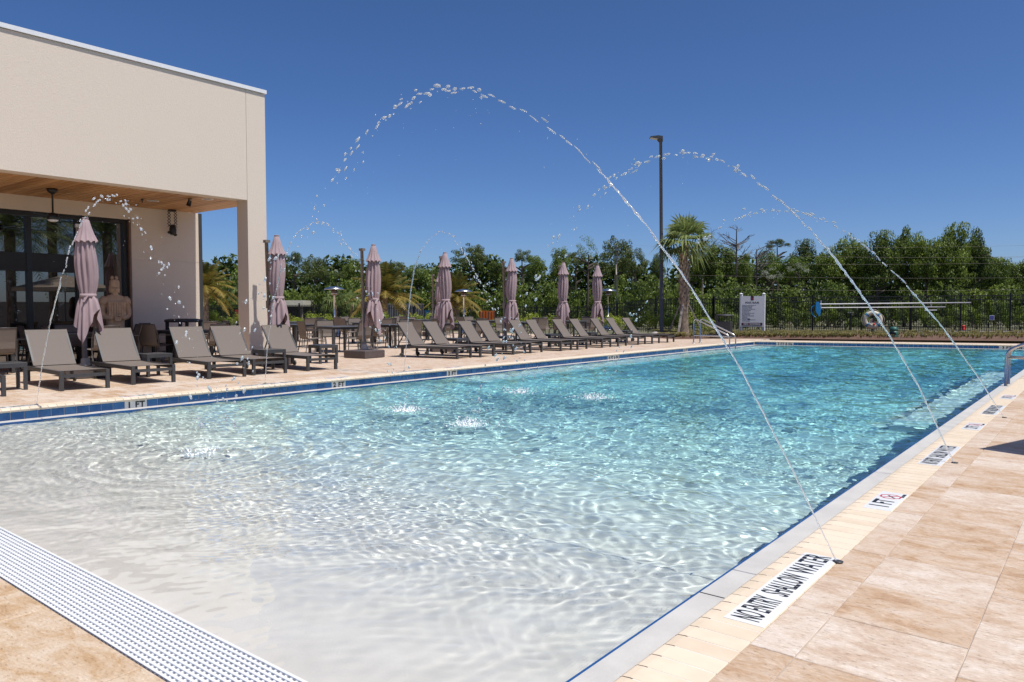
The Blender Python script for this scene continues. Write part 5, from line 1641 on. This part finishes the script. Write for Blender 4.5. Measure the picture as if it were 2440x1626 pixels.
# green garden speaker, blue plate, red hydrant, timer box, stones
gp = at(2131, 31.3); gp.z = .06
gs = thing('garden_speaker', 'green dome topped garden speaker standing in the mulch bed', 'garden speaker', gp[:], 0)
mb = MB()
mb.lathe([(.165, .0), (.17, .10), (.165, .25)], 20, gp); mb.lathe([(.17, .26), (.175, .30), (.16, .37), (.10, .415), (.0, .43)], 20, gp); mb.build('dome', M['green_plastic'], gs)
mb = MB(); mb.lathe([(.19, 0), (.19, .05), (.17, .055)], 20, gp); mb.build('base', M['green_plastic'], gs)
mb = MB(); mb.box(gp.x - .11, gp.x + .11, gp.y - .178, gp.y - .15, .06 + .10, .06 + .20); mb.build('vent_slot', M['black'], gs)
p = at(2363.5, 36.3, 757.5)
bp_ = thing('warning_plate', 'small blue plate with a white rim on the right fence post', 'plate', p[:])
mb = MB(); mb.plate([p + xv * a_ + zv * c_ for a_, c_ in ((-.10, -.12), (.10, -.12), (.10, .12), (-.10, .12))], sn, .012); mb.build('rim', M['post_white'], bp_)
mb = MB(); mb.plate([p + sn * .013 + xv * a_ + zv * c_ for a_, c_ in ((-.08, -.09), (.08, -.09), (.08, .09), (-.08, .09))], sn, .006); mb.build('face', pm('blue_face', (.10, .13, .42), .5), bp_)
p = at(2295, 41.2, 798); p.z = .03
hy = thing('hydrant', 'small red hydrant behind the fence', 'hydrant', p[:])
mb = MB(); mb.lathe([(.08, 0), (.10, .02), (.085, .06), (.085, .22)], 12, p); mb.bar(p + Vector((-.14, 0, .16)), p + Vector((.14, 0, .16)), .06); mb.build('barrel', M['red'], hy)
mb = MB(); mb.lathe([(.10, .22), (.09, .27), (.0, .31)], 12, p); mb.build('cap', M['red'], hy)
p = at(2026, 38.5, 790); p.z = 0
ts = thing('tap_post', 'thin dark post with a pale flat top behind the fence', 'post', p[:])
mb = MB(); mb.bar(p, p + Vector((0, 0, 1.0)), .06); mb.build('stem', M['fence'], ts)
mb = MB(); mb.bar(p + xv * -.14 + zv * 1.03, p + xv * .14 + zv * 1.03, .06, .04); mb.bar(p + xv * -.02 + zv * .93, p + xv * .13 + zv * .93, .05, .03); mb.build('top', M['road'], ts)
for i, (u, d_, s_) in enumerate([(2205, 32.3, .16), (1608, 32.4, .20), (1562, 32.5, .26)]):
    p = at(u, d_); p.z = .10
    mb = MB(); mb.ell(p, (s_, s_ * .8, s_ * .55), jit=.25)
    o = mb.build('stone', M['road'], None)
    tag(o, ('small pale stone in the bed right of the garden speaker', 'pale stone in the bed at the foot of the cabbage palm', 'low tan rock beside the lamp post foot')[i], 'stone')

# ------------------------------------------------------------------ lamp post, utility pole, wires, carport
x, y = gxy(1577.5, 33.3)
lpz = CAM_H + (735 - 335) * 33.3 / F_PX
la = thing('lamp_post', 'tall dark lamp post with a flat angled lamp head', 'lamp post', (x, y, 0))
mb = MB(); mb.lathe([(.20, 0), (.20, .03), (.0, .03)], 14, (x, y, 0)); mb.build('base_plate', M['lamp_metal'], la)
mb = MB(); mb.tube([(x, y, .02), (x - .05, y - .03, lpz * .5), (x - .10, y - .07, lpz)], [.085, .078, .066], 12); mb.build('pole', M['lamp_metal'], la)
hd = Vector((x - .10, y - .07, lpz))
mb = MB(); d_ = -rt
mb.plate([hd + Vector((0, 0, .10)) + d_ * -.10 + upv * .02, hd + d_ * -.10 - Vector((0, 0, .12)), hd + d_ * .02 - Vector((0, 0, .12)), hd + d_ * .12 + Vector((0, 0, -.0)), hd + d_ * .46 + Vector((0, 0, .06)), hd + d_ * .44 + Vector((0, 0, .11)), hd + d_ * .1 + Vector((0, 0, .15))], fw, .24)
mb.build('lamp_head', M['dark_metal'], la)
mb = MB(); mb.plate([hd + d_ * .13 + Vector((0, 0, -.006)), hd + d_ * .44 + Vector((0, 0, .05)), hd + d_ * .44 + Vector((0, 0, .043)), hd + d_ * .13 + Vector((0, 0, -.014))], fw, .2); mb.build('lamp_lens', M['lamp_lens'], la)
mb = MB(); mb.plate([hd + rt * -.04 + Vector((0, 0, -3.75)), hd + rt * .14 + Vector((0, 0, -3.65)), hd + rt * .16 + Vector((0, 0, -4.35)), hd + rt * .06 + Vector((0, 0, -4.25))], fw, .02); mb.build('banner_flag', M['leaf_palm'], la) if False else None
x, y = gxy(1468, 64)
up_ = thing('utility_pole', 'pale grey utility pole in front of the spreading pine', 'utility pole', (x, y, 0))
zt_ = CAM_H + (735 - 588) * 64 / F_PX
mb = MB(); mb.tube([(x, y, 0), (x, y, CAM_H + (735 - 655) * 64 / F_PX)], .16, 10); mb.build('lower_pole', M['galv'], up_)
mb = MB(); mb.tube([(x, y, CAM_H + (735 - 655) * 64 / F_PX), (x - .05, y, zt_)], .07, 8); mb.build('upper_pole', M['mast'], up_)
mb = MB(); mb.box(x - .1, x + .35, y - .1, y + .1, zt_ - .35, zt_ - .2); mb.box(x - .15, x + .1, y - .1, y + .1, zt_ - .05, zt_ + .08); mb.box(x - .1, x + .25, y - .1, y + .1, zt_ - 1.0, zt_ - .85); mb.build('fitting', M['galv'], up_)['kind'] = 'stuff'
wr = [(1700, 588, 2460, 585), (1700, 606, 2460, 613), (1690, 627, 2460, 626), (1640, 656, 2460, 662), (1700, 688, 2460, 690), (1510, 584, 1700, 590), (1500, 603, 1700, 607), (2340, 608, 2460, 609)]
WL = ['highest wire crossing the right hand trees', 'second wire down across the right hand trees', 'third wire down across the right hand trees', 'fourth wire down across the right hand trees', 'lowest wire crossing the right hand trees', 'upper thin wire left of the cabbage palm', 'lower thin wire left of the cabbage palm', 'short wire in the sky at the right edge']
for (u0, v0, u1, v1), lb in zip(wr, WL):
    dd = 46 if u0 > 1600 else 62
    a, b_ = at(u0, dd, v0), at(u1, dd, v1)
    pts = [a.lerp(b_, k / 12) - Vector((0, 0, .10 * math.sin(PI * k / 12))) for k in range(13)]
    mb = MB(); mb.tube(pts, .0045, 5)
    tag(mb.build('wire', M['mast'], None), lb, 'wire', 'thin overhead wires')
x0, y0 = gxy(640, 58); x1, y1 = gxy(722, 58)
cpt = thing('carport', 'flat cream roofed carport behind the umbrella by the column', 'carport', (x0, y0, 0))
A, B = Vector((x0, y0, 0)), Vector((x1, y1, 0)); nb = Vector((-(B - A).y, (B - A).x, 0)).normalized() * 3.2
za, zb_ = CAM_H + (735 - 730) * 58 / F_PX, CAM_H + (735 - 716) * 58 / F_PX
mb = MB(); mb.plate([A + zv * za, B + zv * za, B + nb + zv * za, A + nb + zv * za], zv, zb_ - za); mb.build('roof', M['cream'], cpt)
for p in (A + (B - A) * .1 + nb * .2, A + (B - A) * .9 + nb * .2, A + nb * .9 + (B - A) * .9):
    mb = MB(); mb.box(p.x - .08, p.x + .08, p.y - .08, p.y + .08, 0, za); mb.build('post', M['mast'], cpt)
mb = MB(); mb.plate([A + nb * .95 + zv * .02, B + nb * .95 + zv * .02, B + nb * .97 + zv * .02, A + nb * .97 + zv * .02], zv, za - .04); mb.build('back_wall', M['dark_metal'], cpt)
for nm, u, v, d_, w, h_, mat, lb, ct in [('blue_bin', 1026, 750, 45.5, .42, .24, 'blue_plastic', 'small blue bin glimpsed through the fence left of the third umbrella', 'bin'), ('orange_barrier', 1161, 752, 43.5, .50, .26, 'orange', 'orange barrier glimpsed through the hedge left of the fourth umbrella', 'barrier'), ('grey_cabinet', 962, 744, 50, 1.5, .55, 'grey_box', 'pale slatted cabinet beyond the fence below the date palm', 'cabinet'),
                                     ('red_sign', 567, 752, 47, .18, .34, 'red', 'red panel behind the fence at the edge of the column', 'panel')]:
    p = at(u, d_, v)
    t_ = thing(nm, lb, ct, (p.x, p.y, 0))
    mb = MB(); mb.plate([p + xv * a_ + zv * c_ for a_, c_ in ((-w, -h_), (w, -h_), (w, h_), (-w, h_))], -fw, .15); mb.build('front_panel', M[mat], t_)
    k = int(w / .09)
    for j in range(-k, k + 1, 2):
        mb = MB(); q = p + xv * (j * w / (k + .5)) - fw * .152
        mb.plate([q + xv * a_ + zv * c_ for a_, c_ in ((-.025, -h_ * .85), (.025, -h_ * .85), (.025, h_ * .85), (-.025, h_ * .85))], -fw, .01); mb.build('slat', M['dark_metal'], t_)
    mb = MB(); mb.bar((p.x - .1, p.y, 0), (p.x - .1, p.y, max(p.z - h_, .1)), .08); mb.bar((p.x + .1, p.y, 0), (p.x + .1, p.y, max(p.z - h_, .1)), .08); mb.build('stand', M['fence'], t_)

# ================================================================== RIGHT DECK, OUTSIDE THE FRAME: casts the corner shadows, shows in the windows
def open_umbrella(corner, ang, size, zh, label):
    e1 = Vector((math.cos(ang), math.sin(ang), 0)); e2 = Vector((-math.sin(ang), math.cos(ang), 0))
    c0 = Vector((corner[0], corner[1], zh))
    Q = [c0, c0 + e1 * size, c0 + e1 * size + e2 * size, c0 + e2 * size]
    ce = (Q[0] + Q[2]) / 2
    t_ = thing('open_umbrella', label, 'umbrella', (ce.x, ce.y, 0), 0, 'open beige umbrellas on the right deck')
    top = ce + zv * .62
    for i in range(4):
        a_, b_ = Q[i], Q[(i + 1) % 4]
        mb = MB(); mb.plate([a_, b_, top], (b_ - a_).cross(top - a_).normalized(), .006); mb.plate([a_, b_, b_ - zv * .16, a_ - zv * .16], (b_ - a_).cross(zv).normalized(), .005)
        mb.build('canopy_panel', M['beige_cloth'], t_)
        mb = MB(); mb.bar(a_ - zv * .02, top - zv * .03, .02); mb.build('rib', M['mast'], t_)
    mb = MB(); mb.tube([(ce.x, ce.y, 0), (ce.x, ce.y, zh + .62)], .03, 8); mb.build('mast', M['mast'], t_)
    mb = MB(); mb.cbox(ce.x - .3, ce.x + .3, ce.y - .3, ce.y + .3, 0, .1); mb.build('base_slab', M['slab'], t_)
open_umbrella((.03, 7.82), R(-18), 3.0, 2.2, 'open beige umbrella throwing the dark corner shadow on the right deck')
open_umbrella((-.10, 13.65), R(-18), 3.0, 2.2, 'open beige umbrella throwing the far corner shadow on the right deck')
open_umbrella((2.2, 18.2), R(-15), 3.0, 2.3, 'open beige umbrella farther along the right deck')
open_umbrella((3.4, 24.2), R(-15), 3.0, 2.3, 'last open beige umbrella on the right deck')
rbig = date_palm_mesh(77, 64, 3.9, M['leaf_palm'])
for i, (x, y, H) in enumerate([(4.6, 13.3, 4.8), (5.6, 18.2, 5.2), (5.0, 23.5, 5.0), (7.5, 16.2, 6.0), (7.8, 21.2, 6.2), (6.0, 28.0, 5.4)]):
    t_ = thing('feather_palm', ('nearest', 'second', 'third', 'inner', 'tall inner', 'farthest')[i] + ' feather palm on the right deck mirrored in the porch windows', 'palm tree', (x, y, 0), i, 'feather palms mirrored in the porch windows')
    inst('crown', rbig, t_, (0, 0, H)); inst('trunk', dtr_me, t_, (0, 0, 0), 0, (1, 1, H / 1.7))
mb = MB(); mb.box(9.5, 9.8, 8, 40, 0, 1.6)
tag(mb.build('garden_wall', M['grey_box'], None), 'grey garden wall mirrored in the porch windows', 'wall')

# ================================================================== WATER JETS
def k1(x, y): return (640 + x / 3.408, 160 + y / 3.408)
JETS = [
    # plane y, xz points from nozzle to splash, how far the stream stays whole, base radius, label
    (3.86, [(-1.03, .0), (-1.26, .43), (-1.48, .89), (-1.89, 1.49), (-2.12, 1.75), (-2.35, 2.02), (-2.55, 2.20), (-2.88, 2.50), (-3.45, 2.80), (-3.96, 2.83), (-4.40, 2.69), (-4.79, 2.39), (-5.01, 2.18), (-5.26, 2.02), (-5.47, 1.85), (-5.82, 1.53), (-6.15, 1.05), (-6.45, .55), (-6.75, -.12)], .30, .0044, 'tallest arching water jet rising from the near right coping'),
    (6.95, [(-.97, .0), (-1.25, .68), (-1.47, 1.03), (-1.72, 1.41), (-1.96, 1.76), (-2.26, 2.13), (-2.75, 2.57), (-3.06, 2.71), (-3.34, 2.80), (-3.67, 2.82), (-3.89, 2.75), (-4.02, 2.66), (-4.28, 2.55), (-4.48, 2.44), (-4.62, 2.28), (-4.90, 2.01), (-5.15, 1.57), (-5.46, 1.13), (-5.76, .7), (-6.04, -.12)], .26, .0068, 'second water jet from the right coping, passing behind the lamp post'),
    (10.2, [(-.94, .0), (-1.20, .45), (-1.54, 1.01), (-2.02, 1.61), (-2.44, 2.05), (-2.82, 2.35), (-3.26, 2.58), (-3.62, 2.62), (-4.10, 2.53), (-4.45, 2.40), (-4.75, 2.10), (-5.25, 1.70), (-5.60, 1.25), (-6.0, .6), (-6.3, -.12)], .22, .0078, 'third and farthest water jet from the right coping'),
    (3.75, [(-10.88, .0), (-10.66, .58), (-10.36, 1.12), (-9.89, 1.78), (-9.54, 2.10), (-9.35, 2.33), (-8.97, 2.51), (-8.57, 2.53), (-8.35, 2.42), (-8.10, 2.25), (-7.78, 2.0), (-7.50, 1.68), (-7.20, 1.28), (-6.95, .95), (-6.72, .5), (-6.5, -.12)], .26, .0075, 'nearest left water jet arching in front of the porch'),
    (7.2, [(-11.0, .0), (-10.95, .62), (-10.80, 1.25), (-10.45, 2.13), (-10.2, 2.36), (-9.94, 2.52), (-9.6, 2.58), (-9.45, 2.58), (-9.24, 2.50), (-9.05, 2.35), (-8.71, 2.10), (-8.50, 1.70), (-8.20, 1.2), (-7.85, .5), (-7.54, -.12)], .30, .0066, 'thin water jet rising in front of the stucco column'),
    (10.4, [(-11.05, .0), (-10.97, .62), (-10.93, 1.2), (-10.85, 1.63), (-10.75, 2.05), (-10.62, 2.40), (-10.25, 2.68), (-9.99, 2.74), (-9.83, 2.66), (-9.55, 2.48), (-9.25, 2.05), (-8.95, 1.5), (-8.45, 1.0), (-8.0, .4), (-7.67, -.12)], .34, .0086, 'thin water jet beside the exposed umbrella base'),
]
def jet_point(P, L, s):
    return float(np.interp(s, L, [p[0] for p in P])), float(np.interp(s, L, [p[1] for p in P]))
for ji, (yp, P, whole, r0, lb) in enumerate(JETS):
    # smooth the measured points
    for _ in range(1):
        P = [P[0]] + [((a[0] + 2 * b[0] + c[0]) / 4, (a[1] + 2 * b[1] + c[1]) / 4) for a, b, c in zip(P[:-2], P[1:-1], P[2:])] + [P[-1]]
    L = [0]
    for a, b in zip(P[:-1], P[1:]): L.append(L[-1] + math.hypot(b[0] - a[0], b[1] - a[1]))
    LT = L[-1]
    rj = random.Random(100 + ji)
    j = thing('water_jet', lb, 'water jet', (P[0][0], yp, 0), 0, 'thin water jets arching over the pool')
    mb = MB()       # whole stream: a rope of water that thins, swells and necks
    n = int(whole * LT / .035)
    pts, rs = [], []
    for i in range(n + 1):
        s = whole * LT * i / n
        x, z = jet_point(P, L, s)
        q = i / n
        pts.append((x + rj.uniform(-.004, .004) * q, yp + rj.uniform(-.004, .004) * q, z + rj.uniform(-.003, .003) * q))
        rs.append(r0 * (.75 + .65 * q) * (1 + (.12 + q) * rj.uniform(-.5, .45)))
    rs[0] = r0 * .6; rs[-1] = .001
    mb.tube(pts, rs, 6); mb.build('stream', M['stream'], j); mb = MB()
    s = whole * LT      # ligaments: the stream breaking into longer then shorter slugs
    while s < LT * (whole + .34):
        q = (s / LT - whole) / .34
        ln = rj.uniform(.05, .10) * (1 - .55 * q)
        x, z = jet_point(P, L, s); x2, z2 = jet_point(P, L, s + .02)
        mb.ell((x + rj.gauss(0, .005 + .010 * q), yp + rj.gauss(0, .005 + .012 * q), z + rj.gauss(0, .005 + .012 * q)), ((r0 + .004 * q) * rj.uniform(.8, 1.35), (r0 + .004 * q) * rj.uniform(.8, 1.35), ln * .6), (x2 - x, 0, z2 - z), jit=.25)
        s += ln * rj.uniform(.9, 1.3 + 1.2 * q)
    nd = 150 if ji < 3 else 110
    for i in range(nd):
        q = rj.random() ** .8
        s = LT * (whole + .12 + (1 - whole - .12) * q)
        x, z = jet_point(P, L, s)
        sp = .02 + .085 * q ** 1.3
        c_ = (x + rj.gauss(0, sp), yp + rj.gauss(0, sp), max(-.12, z + rj.gauss(0, sp) - abs(rj.gauss(0, .04 * q))))
        rad = (.0064 + .5 * r0) * rj.choice((.22, .3, .4, .55, .75, 1.0, 1.3, 1.5))
        x2, z2 = jet_point(P, L, min(LT, s + .03))
        mb.ell(c_, (rad, rad, rad * rj.uniform(1, 2.5)), (x2 - x + 1e-4, rj.uniform(-.01, .01), z2 - z), jit=.2)
    for i in range(80):     # fine mist drops under the arc
        q = rj.random(); s = LT * (.25 + .75 * q); x, z = jet_point(P, L, s)
        mb.ell((x + rj.gauss(0, .12), yp + rj.gauss(0, .12), max(-.1, z - abs(rj.gauss(0, .28)))), rj.uniform(.0016, .0038))
    o = mb.build('droplets', M['drop'], j); o['kind'] = 'stuff'
    mb = MB(); sg_ = -1 if ji < 3 else 1
    mb.lathe([(.012, .0), (.024, .002), (.026, .006), (.012, .008)], 10, (P[0][0] - sg_ * .006, yp, .0)); mb.build('nozzle', M['dark_metal'], j)
SL = ['splash nearest the camera where the tallest jet lands', 'splash on the left of the middle of the pool', 'splash in the middle of the pool where the second right jet lands', 'splash farthest to the left under the third closed umbrella', 'widest splash at the far middle of the pool']
for i, (sx_, sy_) in enumerate(SPL):
    rj = random.Random(200 + i)
    t_ = thing('splash', SL[i], 'splash', (sx_, sy_, ZW), 0, 'small splashes where the jets land')
    mb = MB()
    for k in range(60 if i == 0 else 200):
        a = rj.uniform(0, 6.28); rr_ = abs(rj.gauss(0, .17)) + (.05 if rj.random() < .5 else 0); zz = max(0, rj.gauss(.025, .035)) * math.exp(-rr_ * 2)
        rad = rj.choice((.003, .004, .005, .007, .010))
        mb.ell((sx_ + rr_ * math.cos(a) * 1.3, sy_ + rr_ * math.sin(a), ZW + .006 + zz), (rad, rad, rad * rj.uniform(.7, 1.6)), jit=.25)
    mb.build('drops', M['foam'], t_)['kind'] = 'stuff'
    mb = MB()
    for k in range(20 if i == 0 else 80):
        a = rj.uniform(0, 6.28); q_ = rj.random(); rr_ = .02 + .24 * q_
        mb.ell((sx_ + rr_ * math.cos(a) * 1.25, sy_ + rr_ * math.sin(a), ZW + .004), (rj.uniform(.004, .016) * (1.2 - q_), rj.uniform(.004, .016) * (1.2 - q_), .005 + .010 * (1 - q_)), jit=.3)
    mb.build('foam', M['foam'], t_)['kind'] = 'stuff'
    mb = MB()
    for k in range(6 if i == 0 else 16):
        a = rj.uniform(0, 6.28); rr_ = rj.uniform(.02, .16); hh = rj.uniform(.03, .10) * (1.1 if i != 0 else .8)
        p0 = Vector((sx_ + rr_ * math.cos(a), sy_ + rr_ * math.sin(a), ZW - .01)); p1 = p0 + Vector((math.cos(a) * .05, math.sin(a) * .05, hh))
        mb.tube([p0, p0.lerp(p1, .6), p1], [.010, .006, .0015], 5)
    mb.build('crown_sheet', M['foam'], t_)['kind'] = 'stuff'
